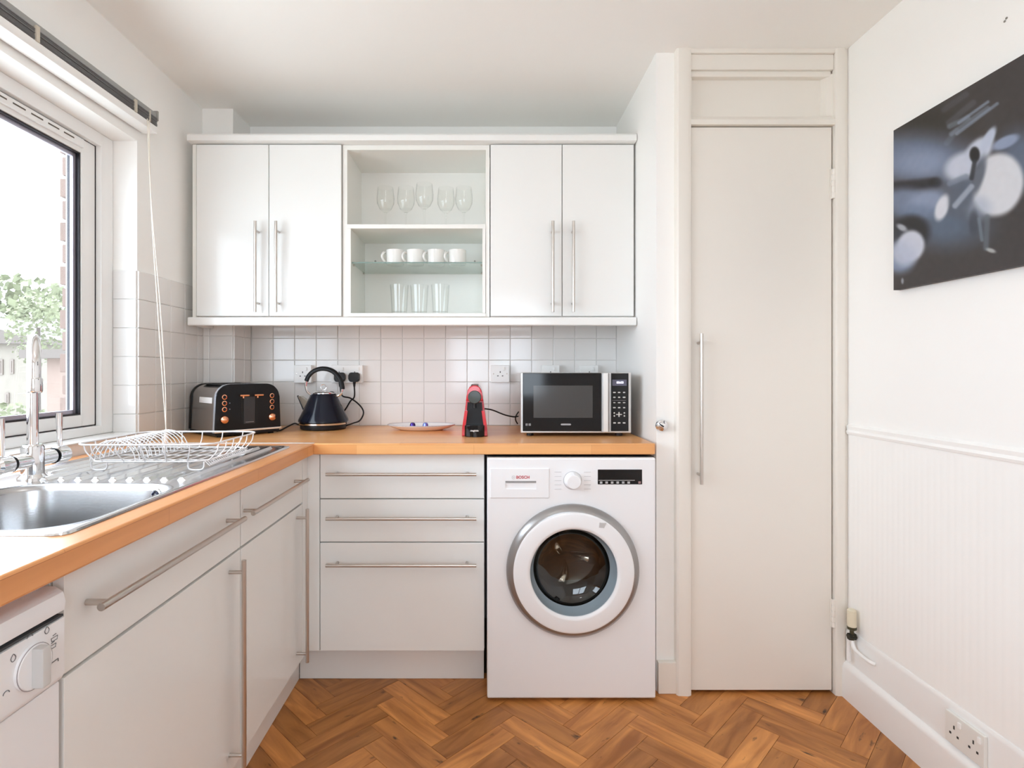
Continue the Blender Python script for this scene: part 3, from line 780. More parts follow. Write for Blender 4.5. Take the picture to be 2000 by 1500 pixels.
for k, (xa, xb, y) in enumerate(((1234, 1262, 988), (1232, 1261, 994), (1231, 1261, 1001), (1234, 1257, 1007), (1250, 1264, 1016))):
    p0, p1 = px(xa, y, fy), px(xb, y, fy)
    n = 7
    for j in range(n):
        if j % 3 == 2 and k < 4: continue
        xa_, xb_ = p0[0]+(p1[0]-p0[0])*j/n, p0[0]+(p1[0]-p0[0])*(j+.85)/n
        obj('printed_mark', B().box(xa_, fy-.0008+.003, p0[2]-.0013, xb_, fy-.0004+.0035, p0[2]+.0013), M('print_light', (.5, .5, .51), .6), wm)
for xx, hh in ((1220.5, .0030), (1224, .0020), (1227.5, .0034)):
    p = px(xx, 1278, fy+.003); obj('filter_mark', B().box(p[0]-.0028, fy+.0008, p[2]-hh, p[0]+.0028, fy+.004, p[2]+hh, .0003), ink, wm)
obj('panel_seam', B().box(.014, fy-.0002+.001, px(0, 976.5, fy)[2]-.0008, dx0[1]+.003, fy+.008, px(0, 976.5, fy)[2]+.0008), M('seam_grey', (.5, .5, .5), .5), wm)
wc = (.3135, 0, .467)
rg = obj('door_ring', B().lathe([(.234, fy+.012), (.2345, fy-.006), (.2325, fy-.014), (.222, fy-.0235), (.2125, fy-.028), (.206, fy-.028), (.206, fy+.01)], wc, 'y', 96, (False, False)), M('silver_ring', (.36, .35, .345), .3, .75), wm)
do = obj('door', B().lathe([(.2115, fy-.026), (.2105, fy-.031), (.203, fy-.035), (.165, fy-.037), (.157, fy-.035), (.1525, fy-.030), (.151, fy-.016)], wc, 'y', 96, (False, False)), enamel, wm)
obj('door_grip_shade', B().prism([(wc[0]+.088, wc[2]+.178), (wc[0]+.112, wc[2]+.176), (wc[0]+.104, wc[2]+.158), (wc[0]+.086, wc[2]+.160)], 'y', fy-.0366, fy-.033), M('grip_shadow', (.55, .55, .55), .4), do)  # flat grey patch paints the shade of the door's finger grip
obj('door_seal', B().lathe([(.152, fy-.026), (.150, fy-.018), (.149, fy-.006), (.141, fy+.012), (.137, fy+.02)], wc, 'y', 72, (False, False)), M('seal_grey', (.30, .36, .40), .3), wm, label='blue-grey inner door funnel')
obj('drum', B().lathe([(.140, fy+.024), (.136, fy+.06), (.128, fy+.09), (.128, fy+.20), (.10, fy+.21), (.03, fy+.215)], wc, 'y', 56, (False, True)), M('drum_dark', (.045, .045, .042), .25, .8), wm)
for k in range(3):
    a = PI/2+.35+k*2*PI/3
    pts = []
    for i in range(9):
        r_ = .118-.095*i/8; aa = a+.5*math.sin(i/8*PI/2)
        pts.append((wc[0]+r_*math.cos(aa), fy+.165-.085*math.sin(PI*i/8)*.9, wc[2]+r_*math.sin(aa)))
    obj('drum_paddle', B().tube(pts, [.012, .016, .019, .02, .02, .018, .015, .011, .006], 12), M('drum_steel', (.75, .73, .68), .14, 1), wm)
obj('door_glass', B().lathe([(.1385, fy+.018), (.130, fy+.034), (.112, fy+.048), (.08, fy+.056), (.04, fy+.060), (.004, fy+.061)], wc, 'y', 64, (False, True)), thin_glass('dark_glass', (.72, .71, .67), ior=1.75), wm)

# ------------------------------------------------------------------ microwave
mw = thing('microwave', 'silver and black microwave oven at the right end of the worktop', 'microwave', (.363, 2.36, WT))
my = 2.178
silver = M('silver_paint', (.66, .66, .65), .3, .55)
mx0, mx1 = px(1017, 0, my)[0], px(1233, 0, my)[0]; mz0, mz1 = px(0, 846, my)[2], px(0, 728, my)[2]
obj('case', B().box(mx0+.027, my+.012, mz0+.001, mx1-.002, my+.335, mz1, .004), silver, mw)
obj('front_frame', B().box(mx0, my, mz0, mx1, my+.014, mz1+.001, .004), silver, mw)
dX1 = px(1173.5, 0, my)[0]
dr_ = obj('door', B().box(mx0+.0075, my-.010, mz0+.0085, dX1, my+.002, mz1-.001, .002), black_gloss, mw)
w0, w1 = px(1042, 816, my-.01), px(1157.5, 753, my-.01)
obj('door_window', B().box(w0[0], my-.0106, w0[2], w1[0], my-.009, w1[2]), M('window_mesh', (.055, .055, .055), .12), dr_)
obj('badge', B().prism([(p[0], p[1]) for p in rrect(px(1104.5, 0, my)[0], px(0, 828.5, my)[2], .040, .0065, .003)], 'y', my-.0112, my-.0098), M('badge_grey', (.36, .36, .37), .35, .4), dr_)
for k in range(2):
    obj('capacity_mark', B().box(px(1026+k*6, 0, my)[0], my-.0108, px(0, 831, my)[2], px(1030.5+k*6, 0, my)[0], my-.0099, px(0, 826.5, my)[2], .0003), M('mark_grey', (.22, .22, .23), .5), dr_)
hX0, hX1 = px(1174, 0, my)[0], px(1189, 0, my)[0]
obj('door_handle', B().prism([(hX0, my+.002), (hX0, my-.014), (hX0+.006, my-.022), (hX1-.008, my-.022), (hX1, my-.010), (hX1, my+.002)], 'z', mz0+.006, mz1-.001, .002), M('handle_silver', (.80, .80, .79), .25, .4), mw)
cX0, cX1 = px(1193, 0, my)[0], px(1227, 0, my)[0]
cpn = obj('control_panel', B().box(cX0, my-.006, mz0+.0085, cX1, my+.002, mz1-.002, .001), black_gloss, mw)
pp = lambda X, Y_: px(X, Y_, my-.0065)
s0, s1 = pp(1196, 753.5), pp(1224, 741.5)
scr = obj('display', B().box(s0[0], my-.0064, s0[2], s1[0], my-.0058, s1[2]), M('lcd_dark', (.10, .10, .15), .3), cpn)
t_ = pp(1211, 747.3)
text('clock_digits', '00:00', .0125, M('lcd_lit', (.78, .76, .95), .4, emit=.9), scr, (t_[0], my-.0067, t_[2]), bold=.0003)
kg = M('keypad_print', (.52, .52, .50), .5)
for row, yy in enumerate((766.5, 776, 786.5, 796.2)):
    for cidx, xx in enumerate((1200, 1209.3, 1219)):
        q = pp(xx, yy)
        pts = rrect(q[0], q[2], .0105-.001*((row+cidx) % 3), .0048-.001*(row == 2), .0015, 2)
        obj('key', B().prism(pts, 'y', my-.0068, my-.0058), kg, cpn)
obj('key_line', B().box(pp(1195.5, 0)[0], my-.0066, pp(0, 782)[2]-.0006, pp(1222.5, 0)[0], my-.0058, pp(0, 782)[2]+.0006), M('key_line', (.2, .2, .21), .5), cpn)
for xx in (1199.8, 1219.5):
    for yy in (806.5, 812.3):
        q = pp(xx, yy); obj('key', B().lathe([(.0032, 0), (.0032, -.001), (.002, -.0012)], (q[0], my-.0058, q[2]), 'y', 12), kg, cpn)
q = pp(1209, 809.5)
b = B().box(q[0]-.0115, my-.0068, q[2]-.0018, q[0]+.0115, my-.0058, q[2]+.0018); b.box(q[0]-.0024, my-.0069, q[2]-.0095, q[0]+.0024, my-.0058, q[2]+.0095)
obj('arrow_key', b, kg, cpn)
for xx in (1200.3, 1209.3, 1219):
    q = pp(xx, 826); obj('key', B().prism(rrect(q[0], q[2], .0105, .0055, .0015, 2), 'y', my-.0068, my-.0058), kg, cpn)
for x in (mx0+.04, mx1-.04):
    for y in (my+.04, my+.29): obj('foot', B().cyl((x, y, WT+.0005), (x, y, mz0+.004), .014, seg=14), black_plastic, mw)

# ------------------------------------------------------------------ coffee machine
kx0, ky0 = -.0365, 2.178
cm = thing('coffee_machine', 'small red and black capsule coffee machine left of the microwave', 'coffee machine', (kx0, 2.33, WT))
red = M('red_plastic', (.62, .012, .025), .18, coat=.4)
HW = [(0, .0505), (.03, .0495), (.06, .0455), (.10, .0395), (.14, .0345), (.165, .031), (.182, .027), (.194, .020), (.201, .008)]
sil = [(kx0+w_, WT+.0015+h) for h, w_ in HW]+[(kx0-w_, WT+.0015+h) for h, w_ in HW[::-1]]
obj('shell', B().prism(sil, 'y', ky0+.03, ky0+.30, .006), red, cm)
sil2 = [(kx0+w_, WT+.0015+h) for h, w_ in HW if h > .115]+[(kx0-w_, WT+.0015+h) for h, w_ in HW[::-1] if h > .115]
obj('head', B().prism(sil2, 'y', ky0-.008, ky0+.035, .005), red, cm)
for s_ in (-1, 1):
    sp_ = [(kx0+s_*w_, WT+.0015+h) for h, w_ in HW if h < .125]+[(kx0+s_*(w_-.0125), WT+.0015+h) for h, w_ in HW[::-1] if h < .125]
    obj('side_fin', B().prism(sp_, 'y', ky0+.005, ky0+.034, .002), red, cm)
obj('brew_head', B().lathe([(.026, .0), (.026, -.006), (.0235, -.009), (.004, -.010)], (kx0, ky0-.006, WT+.156), 'y', 36), M('charcoal', (.045, .055, .05), .3), cm)
obj('front_panel', B().prism([(kx0-.036, WT+.04), (kx0+.036, WT+.04), (kx0+.0285, WT+.134), (kx0-.0285, WT+.134)], 'y', ky0+.022, ky0+.032), black_plastic, cm)
tr = [(kx0-.039, ky0+.03), (kx0-.039, ky0-.005)]+[(kx0-.039*math.cos(PI*i/14), ky0-.005-.020*math.sin(PI*i/14)) for i in range(1, 14)]+[(kx0+.039, ky0-.005), (kx0+.039, ky0+.03)]
dt = obj('drip_tray', B().prism(tr, 'z', WT+.0008, WT+.046, .003), black_gloss, cm)
obj('top_lever', B().prism([(kx0-.019, WT+.190), (kx0+.019, WT+.190), (kx0+.013, WT+.205), (kx0-.013, WT+.205)], 'y', ky0+.0, ky0+.11, .003), M('lever_dark', (.09, .05, .05), .35), cm)
text('lettering', 'magimix', .0095, M('logo_white', (.8, .78, .77), .4), dt, (kx0, ky0-.0262, WT+.026), bold=.0003)
obj('cup_spout', B().lathe([(.007, 0), (.006, .02)], (kx0, ky0+.012, WT+.112), 'z', 14), black_plastic, cm)
cpts = spline([px(945, 798, 2.40), px(962, 801, 2.44), px(985, 810, 2.48), px(1003, 814, 2.53), px(1012, 813, 2.555)], 6)
cord = obj('power_cord', B().tube(cpts, .0032, 8), black_plastic, cm)
cpts = spline([px(1013, 804, 2.545), px(1008, 812, 2.54), px(1007, 820, 2.54), px(1011, 828, 2.545)], 5)
obj('cord_loop', B().tube(cpts, .0028, 8), black_plastic, cord)

# ------------------------------------------------------------------ plate with pods
pX, pY = px(823, 0, 2.43)[0], 2.43
pt = obj('plate', B().lathe([(.085, 0), (.095, .001), (.125, .010), (.148, .021), (.1485, .0235), (.146, .0235), (.122, .0135), (.092, .005), (.002, .0045)], (0, 0, 0), 'z', 56), M('plate_glaze', (.85, .84, .83), .12, coat=.3))
pt.location = (pX, pY, WT+.0006); pt.scale = (1, .62, 1); tag(pt, 'white oval plate on the worktop holding two coffee pods', 'plate')
b = B().tube([(.1475*math.cos(2*PI*i/64), .1475*math.sin(2*PI*i/64), .0235) for i in range(64)], .0016, 6, True)
o = obj('plate_rim', b, M('rim_grey', (.35, .33, .36), .3), pt, local=True, label='dark rim line')
def pod(label, x, col, name):
    g = thing('coffee_pod', label, 'coffee pod', (x, pY-.01, WT+.0062), group=None)
    m = M(name, col, .25, .7)
    obj('capsule', B().lathe([(.0155, .0), (.0158, .0012), (.0138, .0022), (.0118, .018), (.0095, .024), (.006, .0262), (.001, .0262)], (x, pY-.01, WT+.0062), 'z', 24), m, g)
    obj('foil_lid', B().lathe([(.0172, .0), (.0172, .0010)], (x, pY-.01, WT+.0056), 'z', 24), M('foil', (.6, .58, .66), .3, .8), g)
pod('dark purple coffee pod on the oval plate', px(806, 0, 2.42)[0], (.06, .03, .22), 'pod_purple')
pod('light blue coffee pod on the oval plate', px(831, 0, 2.42)[0], (.22, .28, .75), 'pod_blue')

# ------------------------------------------------------------------ kettle
eX, eY = px(632, 0, 2.47)[0], 2.47
kt = thing('kettle', 'dark navy pyramid kettle with black arched handle', 'kettle', (eX, eY, WT))
O = (eX, eY, WT)
navy = M('navy_enamel', (.005, .007, .016), .14, spec=.3)
obj('power_base', B().lathe([(.094, .0008), (.099, .004), (.101, .014), (.097, .022), (.06, .023)], O, 'z', 48), black_plastic, kt)
obj('base_band', B().lathe([(.100, .0225), (.1055, .0235), (.1065, .031), (.104, .0335)], O, 'z', 48), chrome, kt, label='polished chrome band')
obj('body', B().lathe([(.104, .033), (.109, .036), (.108, .044), (.0955, .070), (.081, .100), (.067, .130), (.057, .152), (.053, .1575), (.046, .159)], O, 'z', 56), navy, kt)
lid = obj('lid', B().lathe([(.050, .158), (.050, .162), (.044, .167), (.03, .171), (.012, .174), (.001, .1745)], O, 'z', 40), chrome, kt)
obj('lid_ring', B().tube([(eX+.0125*math.cos(2*PI*i/24), eY, WT+.1865+.0125*math.sin(2*PI*i/24)) for i in range(24)], .0022, 8, True), chrome, lid)
# handle
hp = [(-.077, .214), (-.066, .238), (-.044, .258), (-.012, .269), (.022, .266), (.052, .250), (.074, .222), (.083, .190), (.0835, .178)]
obj('handle', B().tube(spline([(eX+a, eY, WT+h) for a, h in hp], 5), .0115, 12, flat=.8), M('handle_rubber', (.008, .009, .010), .45, spec=.3), kt)
for pts in ([(-.076, .216), (-.079, .190), (-.072, .166), (-.052, .150)], [(.083, .180), (.080, .160), (.066, .148), (.056, .146)]):
    obj('handle_bracket', B().tube(spline([(eX+a, eY, WT+h) for a, h in pts], 5), .0055, 10), chrome, kt)
# spout
b = B()
A = b.ring([(eX-.060, eY-.022, WT+.118), (eX-.060, eY+.022, WT+.118), (eX-.086, eY+.006, WT+.088), (eX-.086, eY-.006, WT+.088)])
C_ = b.ring([(eX-.098, eY-.018, WT+.147), (eX-.098, eY+.018, WT+.147), (eX-.114, eY+.004, WT+.146), (eX-.114, eY-.004, WT+.146)])
b.bridge(A, C_); b.bm.faces.new(A); b.bm.faces.new(C_)
obj('spout', b, M('spout_steel', (.60, .56, .48), .3, .5), kt, smooth=False)
obj('spout_edge', B().tube([(eX-.088, eY, WT+.082), (eX-.116, eY, WT+.149)], .0038, 8), navy, kt)
# plug and cable
def plug(parent, p, zz):
    x = px(p, 0, YB-.050)[0]
    o = obj('plug', B().prism([(q[0], q[1]) for q in rrect(x, zz, .050, .044, .012)], 'y', YB-.064, YB-.0405, .006), black_plastic, parent)
    obj('plug_neck', B().cyl((x, YB-.050, zz-.020), (x, YB-.050, zz-.045), .0075, .0045, seg=12), black_plastic, o)
    return x
x1 = plug(kt, 664, 1.142)
kc = spline([(x1+.001, YB-.050, 1.097), (x1+.010, YB-.046, 1.055), px(685, 778, 2.572), px(703, 792, 2.562), px(710, 806, 2.55), px(703, 821, 2.52), px(690, 826.5, 2.49), (eX+.098, eY, WT+.014)], 7)
obj('power_cord', B().tube(kc, .0035, 8), black_plastic, kt)

# ------------------------------------------------------------------ toaster
TW, TD, TH = .268, .278, .207
ta = math.radians(47)
tN = Vector((-1.035, 2.122, WT))
to = thing('toaster', 'dark grey four slice toaster with copper dials in the corner', 'toaster', tN, ta)
def tprof(w_, h, r, x=0, z=.018, n=8, taper=.006):
    pts = [(x, z), (x+w_, z)]
    pts += [(x+w_-taper-r+r*math.cos(PI/2*k/n), z+h-r+r*math.sin(PI/2*k/n)) for k in range(n+1)]
    pts += [(x+taper+r-r*math.sin(PI/2*k/n), z+h-r+r*math.cos(PI/2*k/n)) for k in range(n+1)]
    return pts
tgrey = M('toaster_grey', (.42, .40, .385), .24, .9)
obj('body', B().prism(tprof(TW-.008, TH-.022, .052, .004), 'y', .016, TD-.014, 0), tgrey, to, local=True)
fp = obj('front_panel', B().prism(tprof(TW, TH-.018, .055), 'y', 0, .009, .003), M('toaster_black', (.006, .006, .007), .3, spec=.25), to, local=True)
obj('front_edge', B().prism(tprof(TW+.001, TH-.0175, .055, -.0005), 'y', .006, .024, .003), M('toaster_edge', (.52, .55, .61), .2, .5), to, local=True)
obj('back_panel', B().prism(tprof(TW, TH-.018, .055), 'y', TD-.018, TD, .004), MATS['toaster_black'], to, local=True)
obj('base', B().box(.004, .004, .006, TW-.004, TD-.004, .020, .003), black_plastic, to, local=True)
obj('trim_strip', B().box(-.001, -.0035, .0185, TW+.001, .004, .0265, .001), chrome, to, local=True, label='polished chrome strip')
for x in (.03, TW-.03):
    for y in (.03, TD-.03): obj('foot', B().cyl((x, y, .0004), (x, y, .008), .011, seg=14), black_plastic, to, local=True)
for k in range(4):
    y0 = .045; xx = .045+k*.0545
    obj('bread_slot', B().box(xx-.012, .055, TH-.0035, xx+.012, TD-.05, TH-.0025+.0022), dark_void, to, local=True)
obj('sticker', B().prism([(.0083, .131), (.0100, .131), (.0125, .154), (.0098, .154)], 'y', .05, .18), M('sticker_white', (.85, .85, .85), .3), to, local=True, label='white rectangular sticker', smooth=False)
for xs in (.036, TW-.040):
    for zz in (.157, .133, .109):
        bt = obj('button', B().lathe([(.0085, 0), (.0085, -.003), (.007, -.0035)], (xs, 0, zz), 'y', 20), MATS['toaster_black'], fp, local=True)
        obj('button_ring', B().lathe([(.0098, .001), (.0098, -.0032), (.0068, -.0040), (.0062, -.0030)], (xs, 0, zz), 'y', 24, (False, False)), copper, bt, local=True)
    kb = obj('browning_dial', B().lathe([(.0168, .001), (.0168, -.005), (.0155, -.010), (.0115, -.0145), (.006, -.0168), (.001, -.0175)], (xs, 0, .069), 'y', 28), copper, fp, local=True)
for xs in (.106, .164):
    obj('lever_slot', B().box(xs-.0035, -.0008, .05, xs+.0035, .003, .162), dark_void, fp, local=True)
    lv = obj('lever', B().box(xs-.017, -.022, .158, xs+.021, -.006, .1655, .003), copper, fp, local=True)
    obj('lever_stem', B().box(xs-.003, -.012, .150, xs+.003, .001, .160, .001), copper, lv, local=True)
obj('centre_panel', B().box(.112, -.0015, .048, .158, .002, .155, .0005), M('toaster_panel', (.022, .020, .022), .3), fp, local=True)
for k in range(7):
    obj('printed_mark', B().box(.119+k*.0048, -.0021, .053, .1225+k*.0048, -.0014, .0555), M('print_mid', (.28, .27, .28), .5), fp, local=True)
for z in (.133, .109):
    obj('indicator', B().lathe([(.002, 0), (.002, -.001)], (.057, 0, z), 'y', 10), M('indicator_grey', (.3, .32, .38), .4), fp, local=True)
x2 = plug(to, 692, 1.142) if False else None
def plug_local(p, zz):
    """second plug belongs to the toaster: built in world axes, brought into the rotated frame"""
    x = px(p, 0, YB-.050)[0]
    R = Matrix.Translation(tN) @ Matrix.Rotation(ta, 4, 'Z'); Ri = R.inverted()
    b = B().prism([(q[0], q[1]) for q in rrect(x, zz, .050, .044, .012)], 'y', YB-.064, YB-.0405, .006)
    bmesh.ops.transform(b.bm, matrix=Ri, verts=b.bm.verts)
    o = obj('plug', b, black_plastic, to, local=True)
    b = B().cyl((x, YB-.050, zz-.020), (x, YB-.050, zz-.045), .0075, .0045, seg=12); bmesh.ops.transform(b.bm, matrix=Ri, verts=b.bm.verts)
    obj('plug_neck', b, black_plastic, o, local=True)
    pts = spline([(x, YB-.050, 1.10), (x-.002, YB-.042, 1.05), px(684, 784, 2.60), px(672, 803, 2.595), px(650, 826, 2.595), (-.76, 2.600, WT+.005), (-.825, 2.575, WT+.008), (-.845, 2.525, WT+.013), px(576, 827, 2.47), px(566, 831, 2.43), px(551, 839, 2.38), px(541, 843, 2.345)], 7)
    pts = [Vector((p_[0], min(p_[1], YB-.012), max(p_[2], WT+.0042))) for p_ in pts]
    b = B().tube(pts, .0035, 8); bmesh.ops.transform(b.bm, matrix=Ri, verts=b.bm.verts)
    obj('power_cord', b, black_plastic, to, local=True)
plug_local(692, 1.142)

# ------------------------------------------------------------------ sockets
hole = M('socket_hole', (.02, .02, .02), .7)
def socket(label, x0, x1, z0_, z1_, gangs, y=YB-.006):
    t = thing('socket', label, 'socket', ((x0+x1)/2, y, (z0_+z1_)/2))
    obj('back_box', B().box(x0+.001, y-.024, z0_+.001, x1-.001, y, z1_-.001, .003), plastic_white, t)
    y -= .023
    obj('faceplate', B().box(x0, y-.010, z0_, x1, y, z1_, .003), plastic_white, t)
    y += .001
    w_ = (x1-x0)/gangs
    for g in range(gangs):
        cx_ = x0+w_*(g+.5); cz = (z0_+z1_)/2
        obj('pin_hole', B().box(cx_-.002, y-.0116, cz+.004, cx_+.002, y-.0105, cz+.012), hole, t)
        for s_ in (-1, 1): obj('pin_hole', B().box(cx_+s_*.011-.0032, y-.0116, cz-.012, cx_+s_*.011+.0032, y-.0105, cz-.008), hole, t)
        obj('rocker_switch', B().box(cx_+.012, y-.0155, cz+.016, cx_+.022, y-.010, cz+.032, .002), plastic_white, t)
    for xs in (x0+.012, x1-.012): obj('screw', B().lathe([(.0032, 0), (.0032, -.0012), (.001, -.0016)], (xs, y-.011, (z0_+z1_)/2), 'y', 12), steel, t)
ys = YB-.006
sx = lambda p: px(p, 0, ys-.033)[0]
sz = lambda q: px(0, q, ys-.033)[2]
socket('white wall socket between the toaster and the kettle', sx(574), sx(608), sz(748), sz(713), 1)
socket('white double socket holding two black plugs behind the kettle', sx(647), sx(708), sz(748), sz(713), 2)
socket('white wall socket above and right of the red coffee machine', sx(959), sx(995), sz(747), sz(713), 1)
socket('white wall socket mostly hidden behind the microwave, left one', sx(1058), sx(1093), sz(748), sz(713), 1)
socket('white wall socket mostly hidden behind the microwave, right one', sx(1133), sx(1169), sz(748), sz(713), 1)
# low socket on the upper skirting board
so = thing('socket', 'white double socket low on the skirting of the right wall', 'socket', (XR-.01, 1.49, .18))
xs_ = XR-.010
obj('faceplate', B().box(xs_-.011, 1.428, .138, xs_, 1.550, .224, .003), M('socket_ivory', (.78, .77, .73), .35), so)
for g in range(2):
    cy_ = 1.519-g*.060
    obj('pin_hole', B().box(xs_-.0116, cy_-.002, .184, xs_-.0105, cy_+.002, .194), hole, so)
    for s_ in (-1, 1): obj('pin_hole', B().box(xs_-.0116, cy_+s_*.012-.003, .166, xs_-.0105, cy_+s_*.012+.003, .172), hole, so)
    obj('rocker_switch', B().box(xs_-.0155, cy_-.024, .198, xs_-.010, cy_-.014, .214, .002), plastic_white, so)

# ------------------------------------------------------------------ chrome knob, pipe, blind
kb = thing('door_knob', 'small round chrome knob on the narrow wall beside the worktop', 'knob', (.651, 2.02, 1.0))
kxx, kzz = px(1295, 0, 2.0)[0], px(0, 832, 2.0)[2]
obj('rose', B().lathe([(.0215, 0), (.0215, -.006), (.0195, -.010), (.015, -.0115), (.013, -.019), (.010, -.021), (.003, -.0215)], (kxx, 2.0195, kzz), 'y', 32), chrome, kb)
obj('turn_slot', B().prism([(kxx-.0125, kzz+.004), (kxx+.001, kzz-.0045), (kxx+.003, kzz-.0005), (kxx-.0105, kzz+.008)], 'y', 1.9965, 1.999), dark_void, kb)
pv = thing('gas_pipe', 'capped pipe end with brass fitting in the corner below right wall', 'pipe', (1.28, 1.945, .2))
ax_, ay_ = 1.290, 1.935
obj('cap', B().lathe([(.0135, .275), (.0145, .278), (.0145, .332), (.010, .336)], (ax_, ay_, 0), 'z', 20), M('cap_cream', (.74, .68, .52), .4), pv)
obj('fitting', B().lathe([(.006, .226), (.010, .232), (.010, .245), (.007, .248), (.007, .262), (.015, .266), (.015, .275), (.008, .277)], (ax_, ay_, 0), 'z', 8), M('old_brass', (.09, .085, .05), .4, .7), pv)
obj('fitting_nut', B().lathe([(.012, -.012), (.012, .012)], (ax_, ay_, .240), 'x', 6), M('old_brass_dark', (.03, .03, .02), .4, .6), pv)
obj('pipe', B().tube(spline([(ax_, ay_, .232), (ax_, ay_-.012, .205), (ax_, ay_-.045, .198), (ax_+.003, ay_-.085, .196), (ax_+.014, ay_-.093, .192)], 6), .0065, 10), gloss_white, pv)
obj('pipe', B().tube(spline([(ax_-.004, ay_+.010, .150), (ax_-.003, ay_+.012, .20), (ax_-.003, ay_+.006, .226)], 6), .006, 10), gloss_white, pv)

bl = thing('venetian_blind', 'raised grey venetian blind with white bottom rail above the window', 'blind', (-1.20, 1.2, 2.06))
sgrey = M('slat_grey', (.20, .20, .20), .4)
by0, by1 = -.14, 2.015
def slant(y): return (y-by1)*.020
def sbox(b, x0, x1, y0, y1, z0_, z1_, bev=0):
    vs0 = len(b.bm.verts)
    b.box(x0, y0, z0_, x1, y1, z1_, bev)
    b.bm.verts.ensure_lookup_table()
    for q in b.bm.verts[vs0:] if not bev else b.bm.verts: pass
def shear(b):
    for q in b.bm.verts: q.co.z += slant(q.co.y)
    return b
obj('headrail', shear(B().box(-1.243, by0, 2.094, -1.195, by1, 2.112, .002)), M('rail_grey', (.34, .34, .33), .4), bl)
b = B()
for k in range(12):
    zz = 2.0615+k*.0027; jx = random.uniform(-.0015, .0015)
    b.box(-1.242+jx, by0+.004, zz, -1.190+jx, by1-.003, zz+.0012)
obj('slat_stack', shear(b), sgrey, bl, kind='stuff', smooth=False)
obj('bottom_rail', shear(B().box(-1.243, by0+.003, 2.034, -1.189, by1-.002, 2.060, .004)), gloss_white, bl, label='white bottom rail')
for y in (1.47, 1.885, 1.965):
    w_ = .012 if y != 1.965 else .004
    obj('ladder_tape', shear(B().box(-1.1935, y-w_/2, 2.058, -1.186, y+w_/2, 2.100, .001)), M('tape_beige', (.60, .55, .46), .6), bl)
obj('end_bracket', shear(B().box(-1.25, by1-.002, 2.085, -1.19, by1+.006, 2.120, .001)), M('bracket_grey', (.35, .34, .31), .4), bl)
for k, dx in enumerate((0, .006)):
    pts = spline([(-1.186, 1.955-.01*k, 2.06), (-1.175+dx*.3, 1.95, 1.75), (-1.150+dx*1.6, 1.945, 1.40), (-1.128+dx*1.4, 1.94, 1.12), (-1.114, 1.935, .965)], 8)
    obj('pull_cord', B().tube(pts, .0017, 6), M('cord_cream', (.80, .74, .66), .6), bl)
obj('cord_toggle', B().lathe([(.002, .968), (.0065, .960), (.0085, .935), (.007, .921), (.002, .919)], (-1.114, 1.935, 0), 'z', 14), M('toggle_cream', (.80, .74, .68), .4), bl)

